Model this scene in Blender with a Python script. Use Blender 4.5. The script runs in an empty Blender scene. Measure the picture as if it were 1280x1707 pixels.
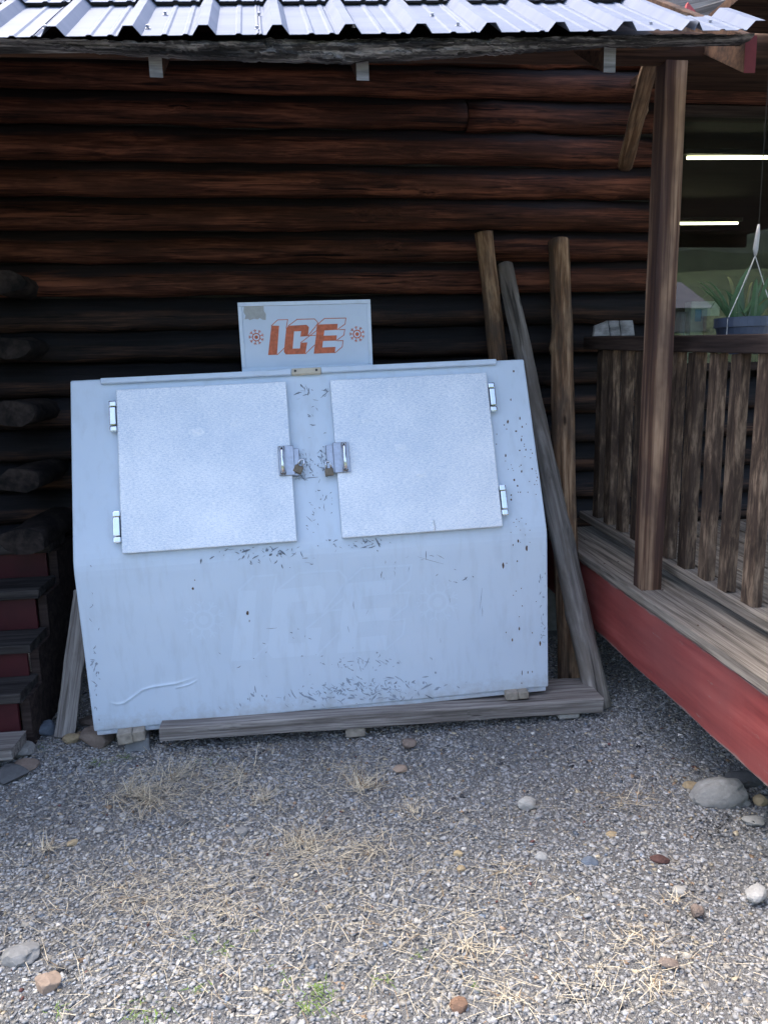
import bpy, bmesh, math, random
import numpy as np
from math import sin, cos, radians, pi, sqrt
from mathutils import Vector, Matrix, noise

random.seed(7)
RNG = np.random.default_rng(7)
sc = bpy.context.scene
col = sc.collection

# ---------------------------------------------------------------- camera
PW, PH, FPX = 1280.0, 1707.0, 1260.0
YAW, PIT, ROLL = radians(7.0), radians(10.5), radians(1.2)
CAM = Vector((0, 0, 1.55))
_f = Vector((sin(YAW) * cos(PIT), cos(YAW) * cos(PIT), -sin(PIT)))
_r0 = Vector((cos(YAW), -sin(YAW), 0))
_u0 = _r0.cross(_f)
_r = _r0 * cos(ROLL) - _u0 * sin(ROLL)
_u = _u0 * cos(ROLL) + _r0 * sin(ROLL)
cd = bpy.data.cameras.new('camera')
cam = bpy.data.objects.new('camera', cd)
col.objects.link(cam)
cam.matrix_world = Matrix(((_r.x, _u.x, -_f.x, CAM.x), (_r.y, _u.y, -_f.y, CAM.y), (_r.z, _u.z, -_f.z, CAM.z), (0, 0, 0, 1)))
cd.sensor_fit = 'VERTICAL'
cd.sensor_height = 36.0
cd.lens = 36.0 * FPX / PH
cd.clip_start = 0.05
cd.clip_end = 1000
sc.camera = cam

# ---------------------------------------------------------------- sky, sun, exposure
SUN_EL, SUN_AZ = radians(64), radians(306)     # azimuth clockwise from +Y: hazy sun behind the building, front in open shade
w = bpy.data.worlds.new('World')
sc.world = w
w.use_nodes = True
wn = w.node_tree.nodes
sky = wn.new('ShaderNodeTexSky')
sky.sky_type = 'NISHITA'
sky.sun_disc = False
sky.sun_elevation = SUN_EL
sky.sun_rotation = SUN_AZ
sky.air_density = 0.9
sky.dust_density = 4.2
sky.ozone_density = 1.0
w.node_tree.links.new(sky.outputs[0], wn['Background'].inputs[0])
wn['Background'].inputs[1].default_value = 0.15
sl = bpy.data.lights.new('sun', 'SUN')
sl.energy = 1.0
sl.angle = radians(40)
sl.color = (1.0, 0.95, 0.87)
so = bpy.data.objects.new('sun', sl)
col.objects.link(so)
_sd = Vector((sin(SUN_AZ) * cos(SUN_EL), cos(SUN_AZ) * cos(SUN_EL), sin(SUN_EL)))
so.rotation_euler = _sd.to_track_quat('Z', 'Y').to_euler()
sc.view_settings.view_transform = 'Standard'
sc.view_settings.look = 'None'
sc.view_settings.gamma = 1.0
sc.view_settings.use_curve_mapping = False
sc.view_settings.exposure = 2.1
sc.render.engine = 'CYCLES'
sc.cycles.max_bounces = 5
sc.cycles.diffuse_bounces = 3
sc.cycles.glossy_bounces = 3
sc.cycles.transparent_max_bounces = 12
sc.cycles.use_denoising = True
sc.cycles.use_adaptive_sampling = True
sc.cycles.adaptive_threshold = 0.025

GZ = -0.06                    # ground level


# ---------------------------------------------------------------- pixel -> point on a real plane
def ray(x, y):
    return _f + _r * ((x - PW / 2) / FPX) - _u * ((y - PH / 2) / FPX)


def onX(x, y, X):
    d = ray(x, y)
    return CAM + d * ((X - CAM.x) / d.x)


def onY(x, y, Y):
    d = ray(x, y)
    return CAM + d * ((Y - CAM.y) / d.y)


def onZ(x, y, Z=GZ):
    d = ray(x, y)
    return CAM + d * ((Z - CAM.z) / d.z)


# ---------------------------------------------------------------- object helpers
WM = {}


def link(o, parent, M):
    col.objects.link(o)
    if parent is not None:
        o.parent = parent
        o.matrix_parent_inverse = WM[parent.name].inverted()
    o.matrix_basis = M
    WM[o.name] = M.copy()
    return o


def thing(name, label, cat, loc=(0, 0, 0), group=None):
    o = bpy.data.objects.new(name, None)
    o.empty_display_size = 0.1
    link(o, None, Matrix.Translation(Vector(loc)))
    return tag(o, label, cat, group)


def tag(o, label, cat=None, group=None, kind=None):
    if label:
        o['label'] = label
    if cat:
        o['category'] = cat
    if group:
        o['group'] = group
    if kind:
        o['kind'] = kind
    return o


def put(name, me, mat, parent=None, M=None, smooth=False):
    if isinstance(me, tuple):
        v, f = me
        m = bpy.data.meshes.new(name)
        m.from_pydata([tuple(p) for p in v], [], f)
        me = m
    if mat is not None and not me.materials:
        me.materials.append(mat)
    if smooth:
        me.polygons.foreach_set('use_smooth', [True] * len(me.polygons))
    me.update()
    o = bpy.data.objects.new(name, me)
    return link(o, parent, M if M is not None else Matrix())


def frame(p0, xd, up=(0, 0, 1)):
    x = Vector(xd).normalized()
    z = Vector(up)
    y = z.cross(x)
    if y.length < 1e-5:
        y = Vector((0, 1, 0)).cross(x)
    y.normalize()
    z = x.cross(y)
    p = Vector(p0)
    return Matrix(((x.x, y.x, z.x, p.x), (x.y, y.y, z.y, p.y), (x.z, y.z, z.z, p.z), (0, 0, 0, 1)))


def box_mesh(x0, x1, y0, y1, z0, z1, bev=0.0, seg=1):
    bm = bmesh.new()
    bmesh.ops.create_cube(bm, size=1.0)
    for v in bm.verts:
        v.co = Vector((x0 + (v.co.x + .5) * (x1 - x0), y0 + (v.co.y + .5) * (y1 - y0), z0 + (v.co.z + .5) * (z1 - z0)))
    if bev > 0:
        bmesh.ops.bevel(bm, geom=bm.edges[:], offset=bev, segments=seg, affect='EDGES', profile=.6)
    m = bpy.data.meshes.new('box')
    bm.to_mesh(m)
    bm.free()
    return m


def beam_mesh(L, wy, hz, nseg=12, wob=0.003, bev=0.004, seed=0, chip=0.0):
    """a sawn timber along +x from 0 to L, centred in y and z, edges a bit uneven"""
    rs = random.Random(seed)
    off = rs.random() * 90
    prof = []
    a, b = wy / 2, hz / 2
    prof = [(-a + bev, -b), (a - bev, -b), (a, -b + bev), (a, b - bev), (a - bev, b), (-a + bev, b), (-a, b - bev), (-a, -b + bev)]
    V, F = [], []
    n = len(prof)
    for i in range(nseg + 1):
        x = L * i / nseg
        for k, (y, z) in enumerate(prof):
            j = noise.noise(Vector((x * 3.1 + off, k * 3.7, seed)))
            g = noise.noise(Vector((x * 9.0 + off, k * 1.3, seed + 4)))
            s = 1 - chip * max(0, g) / max(a, b)
            xe = x + (noise.noise(Vector((k * 1.9, off, 0))) * .012 if i in (0, nseg) else 0)
            V.append((xe, y * s + j * wob, z * s + noise.noise(Vector((x * 2.3, off + 9, k * .2))) * wob))
    for i in range(nseg):
        for k in range(n):
            F.append((i * n + k, i * n + (k + 1) % n, (i + 1) * n + (k + 1) % n, (i + 1) * n + k))
    F.append(tuple(range(n - 1, -1, -1)))
    F.append(tuple(nseg * n + k for k in range(n)))
    m = bpy.data.meshes.new('beam')
    m.from_pydata(V, [], F)
    return m


def log_mesh(L, r0, r1, ry=1.0, n=16, nseg=40, rough=0.006, bend=0.01, seed=0, knots=0, shear=0.0):
    """a round log along +x with taper, waviness, knot bumps"""
    rs = random.Random(seed)
    off = rs.random() * 70
    kn = [(rs.uniform(.05, .95) * L, rs.uniform(0, 2 * pi), rs.uniform(.6, 1.2)) for _ in range(knots)]
    V, F = [], []
    for i in range(nseg + 1):
        t = i / nseg
        x = L * t
        r = r0 + (r1 - r0) * t
        cy = bend * noise.noise(Vector((t * 2.1, off, 1)))
        cz = bend * noise.noise(Vector((t * 2.1, off, 7)))
        for k in range(n):
            a = 2 * pi * k / n
            q = r + rough * noise.noise(Vector((x * 2.2, cos(a) * 1.2 + off, sin(a) * 1.2))) \
                + rough * .6 * noise.noise(Vector((x * 7, cos(a) * 3 + off, sin(a) * 3)))
            for kx, ka, ks in kn:
                da = (a - ka + pi) % (2 * pi) - pi
                q += .22 * r0 * ks * math.exp(-((x - kx) / (.45 * r0)) ** 2 - (da / .38) ** 2)
            V.append((x, cy + q * cos(a) * ry + shear * q * sin(a), cz + q * sin(a)))
    for i in range(nseg):
        for k in range(n):
            F.append((i * n + k, i * n + (k + 1) % n, (i + 1) * n + (k + 1) % n, (i + 1) * n + k))
    F.append(tuple(range(n - 1, -1, -1)))
    F.append(tuple(nseg * n + k for k in range(n)))
    m = bpy.data.meshes.new('log')
    m.from_pydata(V, [], F)
    m.polygons.foreach_set('use_smooth', [len(p.vertices) == 4 for p in m.polygons])
    return m


def tube(pts, rad, n=8):
    """tube through 3D points -> (verts, faces)"""
    V, F = [], []
    P = [Vector(p) for p in pts]
    R = rad if isinstance(rad, (list, tuple)) else [rad] * len(P)
    up = Vector((0.13, 0.31, 0.94))
    for i, p in enumerate(P):
        d = (P[min(i + 1, len(P) - 1)] - P[max(i - 1, 0)]).normalized()
        a = d.cross(up)
        if a.length < .05:
            a = d.cross(Vector((1, 0, 0)))
        a.normalize()
        b = d.cross(a)
        for k in range(n):
            t = 2 * pi * k / n
            V.append(p + (a * cos(t) + b * sin(t)) * R[i])
    for i in range(len(P) - 1):
        for k in range(n):
            F.append((i * n + k, i * n + (k + 1) % n, (i + 1) * n + (k + 1) % n, (i + 1) * n + k))
    F.append(tuple(range(n - 1, -1, -1)))
    F.append(tuple((len(P) - 1) * n + k for k in range(n)))
    return V, F


def join(parts):
    V, F = [], []
    for v, f in parts:
        o = len(V)
        V += [tuple(p) for p in v]
        F += [tuple(i + o for i in q) for q in f]
    return V, F


def mesh_vf(m):
    return [v.co.copy() for v in m.vertices], [tuple(p.vertices) for p in m.polygons]


def bx(x0, x1, y0, y1, z0, z1):
    V = [(x0, y0, z0), (x1, y0, z0), (x1, y1, z0), (x0, y1, z0), (x0, y0, z1), (x1, y0, z1), (x1, y1, z1), (x0, y1, z1)]
    F = [(3, 2, 1, 0), (4, 5, 6, 7), (0, 1, 5, 4), (1, 2, 6, 5), (2, 3, 7, 6), (3, 0, 4, 7)]
    return V, F


def rock_mesh(sx, sy, sz, seed, sub=2, rough=.28, facet=.5):
    bm = bmesh.new()
    bmesh.ops.create_icosphere(bm, subdivisions=sub, radius=1.0)
    rs = random.Random(seed)
    o = Vector((rs.random() * 50, rs.random() * 50, rs.random() * 50))
    pl = [(Vector((rs.gauss(0, 1), rs.gauss(0, 1), rs.gauss(0, 1))).normalized(), rs.uniform(.62, .95)) for _ in range(14)]
    for v in bm.verts:
        d = v.co.normalized()
        r = 1 + rough * noise.noise(d * 1.3 + o) + rough * .35 * noise.noise(d * 3.7 + o) + rough * .14 * noise.noise(d * 9 + o)
        for nn, h in pl:
            c = d.dot(nn)
            if c * r > h:
                r = r * (1 - facet) + facet * h / c
        v.co = d * r
        v.co = Vector((v.co.x * sx, v.co.y * sy, v.co.z * sz))
    m = bpy.data.meshes.new('rock')
    bm.to_mesh(m)
    bm.free()
    return m


# ---------------------------------------------------------------- materials
def S(r, g, b):
    f = lambda c: (c / 255 / 12.92) if c / 255 <= .04045 else ((c / 255 + .055) / 1.055) ** 2.4
    return (f(r), f(g), f(b), 1)


class NT:
    def __init__(s, name):
        s.m = bpy.data.materials.new(name)
        s.m.use_nodes = True
        s.t = s.m.node_tree
        s.b = s.t.nodes['Principled BSDF']
        s.tc = s.t.nodes.new('ShaderNodeTexCoord')

    def n(s, typ, **kw):
        x = s.t.nodes.new(typ)
        for k, v in kw.items():
            if k.startswith('_'):
                setattr(x, k[1:], v)
            else:
                x.inputs[k.replace('_', ' ') if k not in x.inputs else k].default_value = v
        return x

    def l(s, a, b):
        s.t.links.new(a, b)

    def map(s, scale, src='Object', rnd=True):
        mp = s.n('ShaderNodeMapping')
        mp.inputs['Scale'].default_value = scale
        if rnd:
            oi = s.n('ShaderNodeObjectInfo')
            mu = s.n('ShaderNodeMath', _operation='MULTIPLY')
            mu.inputs[1].default_value = 37.0
            s.l(oi.outputs['Random'], mu.inputs[0])
            ad = s.n('ShaderNodeVectorMath', _operation='ADD')
            s.l(s.tc.outputs[src], ad.inputs[0])
            s.l(mu.outputs[0], ad.inputs[1])
            s.l(ad.outputs[0], mp.inputs[0])
        else:
            s.l(s.tc.outputs[src], mp.inputs[0])
        return mp.outputs[0]

    def noise(s, vec, scale, detail=6, rough=.6, dist=0.0):
        x = s.n('ShaderNodeTexNoise', Scale=scale, Detail=detail, Roughness=rough, Distortion=dist)
        s.l(vec, x.inputs['Vector'])
        return x.outputs['Fac']

    def ramp(s, fac, stops):
        x = s.n('ShaderNodeValToRGB')
        e = x.color_ramp.elements
        while len(e) < len(stops):
            e.new(.5)
        for q, (p, c) in zip(e, stops):
            q.position = p
            q.color = c if len(c) == 4 else (*c, 1)
        s.l(fac, x.inputs[0])
        return x.outputs[0]

    def mix(s, fac, a, b, mode='MIX'):
        x = s.n('ShaderNodeMix', _data_type='RGBA', _blend_type=mode)
        for sock, val in ((x.inputs[0], fac), (x.inputs[6], a), (x.inputs[7], b)):
            if hasattr(val, 'links'):
                s.l(val, sock)
            else:
                sock.default_value = val
        return x.outputs[2]

    def bump(s, h, strength=.4, dist=.01):
        x = s.n('ShaderNodeBump', Strength=strength, Distance=dist)
        s.l(h, x.inputs['Height'])
        s.l(x.outputs[0], s.b.inputs['Normal'])
        return x

    def math(s, op, a, b):
        x = s.n('ShaderNodeMath', _operation=op)
        for sock, val in ((x.inputs[0], a), (x.inputs[1], b)):
            if hasattr(val, 'links'):
                s.l(val, sock)
            else:
                sock.default_value = val
        return x.outputs[0]

    def rand(s, lo, hi):
        oi = s.n('ShaderNodeObjectInfo')
        x = s.n('ShaderNodeMapRange')
        x.inputs[3].default_value = lo
        x.inputs[4].default_value = hi
        s.l(oi.outputs['Random'], x.inputs[0])
        return x.outputs[0]


def wood(name, dark, mid, light, grain=26, along=1.4, rough=.85, bump=.5, bdist=.004, vary=.25, checks=.5, patch=None, pscale=3.0, knots=0.0, kscale=(1.6, 7.0), top=None, topz=0.0):
    t = NT(name)
    v = t.map((along, grain, grain))
    n1 = t.noise(v, 1.0, 5, .65, .5)
    v2 = t.map((along * 2.6, grain * 4, grain * 4))
    n2 = t.noise(v2, 1.0, 3, .6)
    f = t.math('ADD', t.math('MULTIPLY', n1, .68), t.math('MULTIPLY', n2, .32))
    c = t.ramp(f, [(.38, dark), (.49, mid), (.61, light)])
    if patch:
        vp = t.map((1.0, 2.2, 2.2))
        np_ = t.noise(vp, pscale, 4, .6)
        pf = t.ramp(np_, [(.44, (0, 0, 0, 1)), (.60, (1, 1, 1, 1))])
        c = t.mix(pf, c, patch)
        c = t.mix(.35, c, t.ramp(f, [(.38, dark), (.49, mid), (.61, light)]))
    vc = t.map((along * .8, grain * 1.7, grain * 1.7))
    nc = t.noise(vc, 1.0, 3, .5, .4)
    ck = t.ramp(nc, [(.30, (1, 1, 1, 1)), (.36, (0, 0, 0, 1))])
    c = t.mix(t.math('MULTIPLY', ck, checks), c, (dark[0] * .35, dark[1] * .35, dark[2] * .35, 1))
    if knots:
        vk = t.map((kscale[0], kscale[1], kscale[1]))
        vo = t.n('ShaderNodeTexVoronoi', Scale=1.0)
        t.l(vk, vo.inputs['Vector'])
        kd = t.math('ADD', vo.outputs['Distance'], t.math('MULTIPLY', n2, .10))
        kf = t.ramp(kd, [(.10, (1, 1, 1, 1)), (.17, (0, 0, 0, 1))])
        c = t.mix(t.math('MULTIPLY', kf, knots), c, (dark[0] * .5, dark[1] * .5, dark[2] * .5, 1))
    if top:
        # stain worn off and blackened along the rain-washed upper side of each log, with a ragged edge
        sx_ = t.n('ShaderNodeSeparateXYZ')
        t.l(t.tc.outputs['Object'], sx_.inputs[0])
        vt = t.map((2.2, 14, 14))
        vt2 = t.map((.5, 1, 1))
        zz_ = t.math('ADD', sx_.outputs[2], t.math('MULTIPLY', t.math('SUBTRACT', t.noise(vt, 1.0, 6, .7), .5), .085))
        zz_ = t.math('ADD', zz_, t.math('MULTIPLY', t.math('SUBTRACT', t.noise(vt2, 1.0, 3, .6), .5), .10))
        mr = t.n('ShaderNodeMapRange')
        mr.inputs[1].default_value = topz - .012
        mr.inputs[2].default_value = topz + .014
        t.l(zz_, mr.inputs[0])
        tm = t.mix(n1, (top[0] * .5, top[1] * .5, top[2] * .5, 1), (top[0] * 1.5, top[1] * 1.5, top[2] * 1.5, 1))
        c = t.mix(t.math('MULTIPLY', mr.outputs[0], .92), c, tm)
    br = t.n('ShaderNodeHueSaturation')
    t.l(c, br.inputs['Color'])
    t.l(t.rand(1 - vary, 1 + vary), br.inputs['Value'])
    t.l(br.outputs[0], t.b.inputs['Base Color'])
    t.b.inputs['Roughness'].default_value = rough
    t.b.inputs['Specular IOR Level'].default_value = .25
    h = t.math('SUBTRACT', f, t.math('MULTIPLY', ck, .5))
    t.bump(h, bump, bdist)
    return t.m


def plain(name, c, rough=.6, metal=0.0, var=.12, nscale=30, bump=0.0, bdist=.002, spec=.5, rnd=True):
    t = NT(name)
    v = t.map((1, 1, 1), rnd=rnd)
    n1 = t.noise(v, nscale, 6, .6)
    lo = tuple(x * (1 - var) for x in c[:3]) + (1,)
    hi = tuple(min(1, x * (1 + var)) for x in c[:3]) + (1,)
    t.l(t.ramp(n1, [(.3, lo), (.7, hi)]), t.b.inputs['Base Color'])
    t.b.inputs['Roughness'].default_value = rough
    t.b.inputs['Metallic'].default_value = metal
    t.b.inputs['Specular IOR Level'].default_value = spec
    if bump:
        t.bump(n1, bump, bdist)
    return t.m


M = {}
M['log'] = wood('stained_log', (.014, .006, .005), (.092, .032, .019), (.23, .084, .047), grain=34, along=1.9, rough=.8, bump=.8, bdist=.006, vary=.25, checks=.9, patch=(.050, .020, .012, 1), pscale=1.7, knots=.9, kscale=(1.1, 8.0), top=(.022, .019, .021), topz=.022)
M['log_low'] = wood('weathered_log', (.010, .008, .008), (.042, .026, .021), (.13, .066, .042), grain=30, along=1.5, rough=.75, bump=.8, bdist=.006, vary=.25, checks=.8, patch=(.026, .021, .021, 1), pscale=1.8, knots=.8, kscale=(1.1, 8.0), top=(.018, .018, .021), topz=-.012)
M['log_end'] = wood('log_end', (.008, .007, .007), (.026, .020, .018), (.055, .042, .036), grain=8, along=8, vary=.3)
M['bark'] = wood('bark_slab', (.010, .010, .011), (.060, .057, .057), (.34, .32, .305), grain=34, along=3.2, rough=.95, bump=1.0, bdist=.02, vary=.05, checks=.6)
M['greywood'] = wood('weathered_grey_wood', (.10, .088, .078), (.20, .18, .165), (.33, .305, .28), grain=48, along=1.6, vary=.12, checks=.8)
M['deckboard'] = wood('deck_board', (.085, .070, .058), (.20, .170, .14), (.34, .295, .245), grain=44, along=1.6, vary=.1, checks=.8)
M['baluster'] = wood('rough_sawn_baluster', (.036, .024, .018), (.095, .064, .045), (.29, .205, .14), grain=20, along=4.5, rough=.9, bump=.8, bdist=.003, vary=.25, checks=.35, patch=(.055, .036, .027, 1), pscale=5.0)
M['rail'] = wood('dark_rail', (.018, .012, .011), (.040, .027, .024), (.070, .050, .043), grain=22, along=1.2, vary=.12)
M['post'] = wood('post_wood', (.036, .018, .013), (.105, .056, .036), (.38, .25, .16), grain=13, along=.45, vary=.08, checks=.8, knots=.85, kscale=(1.5, 11.0), patch=(.050, .030, .027, 1), pscale=2.2)
M['pole_brown'] = wood('peeled_pole_brown', (.06, .034, .020), (.20, .115, .065), (.50, .33, .20), grain=16, along=1.6, vary=.12, checks=.6, patch=(.085, .065, .052, 1), pscale=4.0, knots=.9, kscale=(3.2, 9.0))
M['pole_grey'] = wood('weathered_pole_grey', (.07, .062, .056), (.18, .162, .146), (.34, .31, .28), grain=14, along=1.3, vary=.08, checks=.8, patch=(.15, .125, .10, 1), pscale=3.5, knots=.9, kscale=(3.2, 9.0))
M['rafter'] = wood('rafter_tail', (.10, .10, .105), (.22, .22, .225), (.34, .34, .35), grain=26, along=2, vary=.1)
M['plate'] = wood('eave_plate', (.018, .010, .007), (.055, .028, .018), (.10, .055, .034), grain=16, along=1.0, vary=.15)
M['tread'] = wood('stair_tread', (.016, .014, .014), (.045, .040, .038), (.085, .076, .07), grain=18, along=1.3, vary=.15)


def red_paint():
    t = NT('red_paint_worn')
    v = t.map((2.0, 22, 22))
    n1 = t.noise(v, 1.0, 8, .6, .3)
    c = t.ramp(n1, [(.30, (.17, .028, .026, 1)), (.5, (.285, .054, .048, 1)), (.68, (.38, .092, .080, 1))])
    vl = t.map((.9, 1.5, 1.5))
    c = t.mix(t.ramp(t.noise(vl, 2.0, 4, .6), [(.42, (0, 0, 0, 1)), (.62, (.7, .7, .7, 1))]), c, (.27, .075, .068, 1))
    vw = t.map((7, 55, 55))
    wr = t.ramp(t.noise(vw, 1.0, 5, .7), [(.66, (0, 0, 0, 1)), (.72, (1, 1, 1, 1))])
    c = t.mix(t.math('MULTIPLY', wr, .8), c, (.26, .21, .18, 1))
    sp_ = t.n('ShaderNodeSeparateXYZ')
    t.l(t.tc.outputs['Object'], sp_.inputs[0])
    az_ = t.math('ABSOLUTE', sp_.outputs[2], 0.0)
    ve = t.map((6, 18, 18))
    ed = t.math('ADD', az_, t.math('MULTIPLY', t.noise(ve, 1.0, 5, .7), .045))
    c = t.mix(t.ramp(ed, [(.166, (0, 0, 0, 1)), (.172, (.85, .85, .85, 1))]), c, (.25, .20, .18, 1))
    t.l(c, t.b.inputs['Base Color'])
    t.b.inputs['Roughness'].default_value = .55
    t.bump(n1, .35, .003)
    return t.m


M['red'] = red_paint()
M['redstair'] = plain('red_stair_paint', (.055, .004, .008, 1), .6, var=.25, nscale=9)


def chest_paint(name='pale_blue_white_paint', k=1.0, mud=.55):
    t = NT(name)
    v = t.map((1, 1, 1), rnd=False)
    n1 = t.noise(v, 2.2, 4, .5)
    c = t.ramp(n1, [(.3, (.58 * k, .69 * k, .805 * k, 1)), (.7, (.62 * k, .72 * k, .825 * k, 1))])
    n2 = t.noise(v, 160, 3, .5)
    vs = t.map((22, 22, 5), rnd=False)
    st = t.ramp(t.noise(vs, 1.0, 6, .6), [(.50, (0, 0, 0, 1)), (.75, (.3, .3, .3, 1))])
    c = t.mix(st, c, (.40, .455, .50, 1))
    n3 = t.noise(v, 90, 5, .7)
    chip = t.ramp(n3, [(.735, (0, 0, 0, 1)), (.75, (1, 1, 1, 1))])
    c = t.mix(t.math('MULTIPLY', chip, .7), c, (.25, .25, .25, 1))
    # mud splashed up along the bottom edge
    sz3 = t.n('ShaderNodeSeparateXYZ')
    t.l(t.tc.outputs['Object'], sz3.inputs[0])
    vm = t.map((9, 9, 9), rnd=False)
    md_ = t.math('SUBTRACT', t.math('MULTIPLY', t.noise(vm, 2.0, 8, .72), .26), sz3.outputs[2])
    c = t.mix(t.ramp(md_, [(.055, (0, 0, 0, 1)), (.16, (mud, mud, mud, 1))]), c, (.34, .33, .31, 1))
    t.l(c, t.b.inputs['Base Color'])
    t.b.inputs['Roughness'].default_value = .42
    big = t.noise(v, 5.0, 2, .5)
    h = t.math('ADD', t.math('MULTIPLY', big, 1.0), t.math('MULTIPLY', n2, .012))
    t.bump(h, .3, .018)
    return t.m


M['chest'] = chest_paint()
M['trim'] = chest_paint('trim_paint', 1.0, 0.0)
M['ghost'] = chest_paint('ghost_print', 1.05)


def stucco():
    t = NT('stucco_embossed_aluminium')
    v = t.map((1, 1, 1), rnd=True)
    vz = t.map((70, 260, 260), rnd=True)
    vz2 = t.map((330, 330, 60), rnd=True)
    n1 = t.math('MULTIPLY', t.math('ADD', t.noise(vz, 1.0, 2, .6), t.noise(vz2, 1.0, 2, .6)), .5)
    n2 = t.noise(v, 2.6, 5, .6)
    f = t.math('ADD', t.math('MULTIPLY', n1, .72), t.math('MULTIPLY', n2, .28))
    t.l(t.ramp(f, [(.39, (.52, .61, .71, 1)), (.59, (.93, .95, .96, 1))]), t.b.inputs['Base Color'])
    t.b.inputs['Metallic'].default_value = .35
    rr = t.n('ShaderNodeMapRange')
    rr.inputs[3].default_value = .42
    rr.inputs[4].default_value = .62
    t.l(n1, rr.inputs[0])
    t.l(rr.outputs[0], t.b.inputs['Roughness'])
    h = t.math('ADD', t.math('MULTIPLY', n1, .3), t.math('MULTIPLY', t.noise(v, 7, 2, .5), 1.2))
    t.bump(h, .55, .006)
    return t.m


M['stucco'] = stucco()
M['chrome'] = plain('chromed_metal', (.72, .74, .77, 1), .16, 1.0, var=.08, nscale=40)
M['dullmetal'] = plain('dull_steel', (.40, .42, .46, 1), .38, .9, var=.15, nscale=60)
M['tape'] = plain('brown_grip', (.14, .11, .09, 1), .6)
M['brass'] = plain('tarnished_brass', (.16, .125, .085, 1), .42, .7, var=.25, nscale=90)
M['cream'] = plain('cream_joiner', (.60, .54, .42, 1), .6, var=.1)
M['black'] = plain('black_screw', (.02, .02, .02, 1), .5)
M['signface'] = plain('sign_face', (.54, .64, .755, 1), .4, var=.05, nscale=5)
M['orange'] = plain('faded_orange_print', (.50, .125, .055, 1), .55, var=.3, nscale=55)
M['patch'] = plain('peeled_patch', (.36, .38, .37, 1), .7, var=.1, nscale=60)
M['rust'] = plain('rust_spot', (.10, .058, .040, 1), .8, var=.45, nscale=70)
M['scuff'] = plain('dark_scuff', (.15, .18, .23, 1), .7, var=.4, nscale=60)
M['greyscuff'] = plain('grey_scuff', (.30, .36, .44, 1), .7, var=.25, nscale=60)
M['bluepot'] = plain('blue_plastic', (.06, .08, .13, 1), .45, var=.12, nscale=25)
M['whiteplastic'] = plain('white_plastic', (.55, .55, .55, 1), .5)
M['leaf'] = plain('leaf_green', (.05, .12, .045, 1), .5, var=.3, nscale=14)
M['leafyellow'] = plain('leaf_yellow', (.16, .17, .06, 1), .5, var=.2)
M['concrete'] = plain('grey_concrete', (.22, .225, .23, 1), .9, var=.2, nscale=22, bump=.5, bdist=.004)
M['block'] = plain('pale_wood_block', (.30, .265, .215, 1), .85, var=.3, nscale=35, bump=.6, bdist=.004)
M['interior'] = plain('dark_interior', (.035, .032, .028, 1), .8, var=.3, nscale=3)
M['shelfstuff'] = plain('pale_green_card', (.55, .62, .52, 1), .7)
M['cyan'] = plain('pale_blue_card', (.18, .42, .62, 1), .6)
M['brownstuff'] = plain('brown_wicker', (.26, .20, .14, 1), .8, var=.5, nscale=60)
M['peel'] = wood('peeling_white_board', (.08, .085, .09), (.2, .205, .21), (.36, .37, .38), grain=12, along=6, vary=.05)


def roof_metal():
    t = NT('silver_metal_roofing')
    v = t.map((1, 6, 1), rnd=True)
    n1 = t.noise(v, 2.0, 6, .6)
    t.l(t.ramp(n1, [(.3, (.145, .167, .225, 1)), (.7, (.185, .207, .265, 1))]), t.b.inputs['Base Color'])
    t.b.inputs['Metallic'].default_value = .0
    t.b.inputs['Roughness'].default_value = .6
    t.b.inputs['Specular IOR Level'].default_value = .06
    v3 = t.map((3, 3, 3))
    t.bump(t.noise(v3, 1.2, 2, .5), .12, .02)
    return t.m


M['roof'] = roof_metal()


def glass():
    t = NT('window_glass')
    nt = t.t
    out = nt.nodes['Material Output']
    tr = t.n('ShaderNodeBsdfTransparent')
    tr.inputs[0].default_value = (.80, .86, .84, 1)
    gl = t.n('ShaderNodeBsdfGlossy', Roughness=.01)
    fr = t.n('ShaderNodeFresnel', IOR=2.3)
    mx = t.n('ShaderNodeMixShader')
    ge = t.n('ShaderNodeNewGeometry')
    t.l(t.math('MULTIPLY', fr.outputs[0], t.math('SUBTRACT', 1.0, ge.outputs['Backfacing'])), mx.inputs[0])
    t.l(tr.outputs[0], mx.inputs[1])
    t.l(gl.outputs[0], mx.inputs[2])
    t.l(mx.outputs[0], out.inputs[0])
    return t.m


M['glass'] = glass()
_jar = NT('jar_glass')
_jar.b.inputs['Base Color'].default_value = (.75, .85, .82, 1)
_jar.b.inputs['Transmission Weight'].default_value = .85
_jar.b.inputs['Roughness'].default_value = .08
M['jar'] = _jar.m
_tl = NT('fluorescent_tube_lit')
_tl.b.inputs['Base Color'].default_value = (.9, .9, .8, 1)
_tl.b.inputs['Emission Color'].default_value = (1.0, .90, .55, 1)
_tl.b.inputs['Emission Strength'].default_value = 2.6
M['tube'] = _tl.m


def attr_mat(name, rough=.92, spec=.12, bump=0.0, bs=120, fine=.25):
    t = NT(name)
    a = t.n('ShaderNodeAttribute')
    a.attribute_name = 'col'
    v = t.map((1, 1, 1), rnd=False)
    n1 = t.noise(v, bs, 4, .65)
    k = t.ramp(n1, [(.25, (1 - fine,) * 3), (.75, (1 + fine,) * 3)])
    t.l(t.mix(1.0, a.outputs['Color'], k, 'MULTIPLY'), t.b.inputs['Base Color'])
    t.b.inputs['Roughness'].default_value = rough
    t.b.inputs['Specular IOR Level'].default_value = spec
    if bump:
        t.bump(n1, bump, .003)
    return t.m


M['gravel'] = attr_mat('gravel_stones')
M['straw'] = attr_mat('dry_straw', .8, .2, fine=.1)


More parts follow.
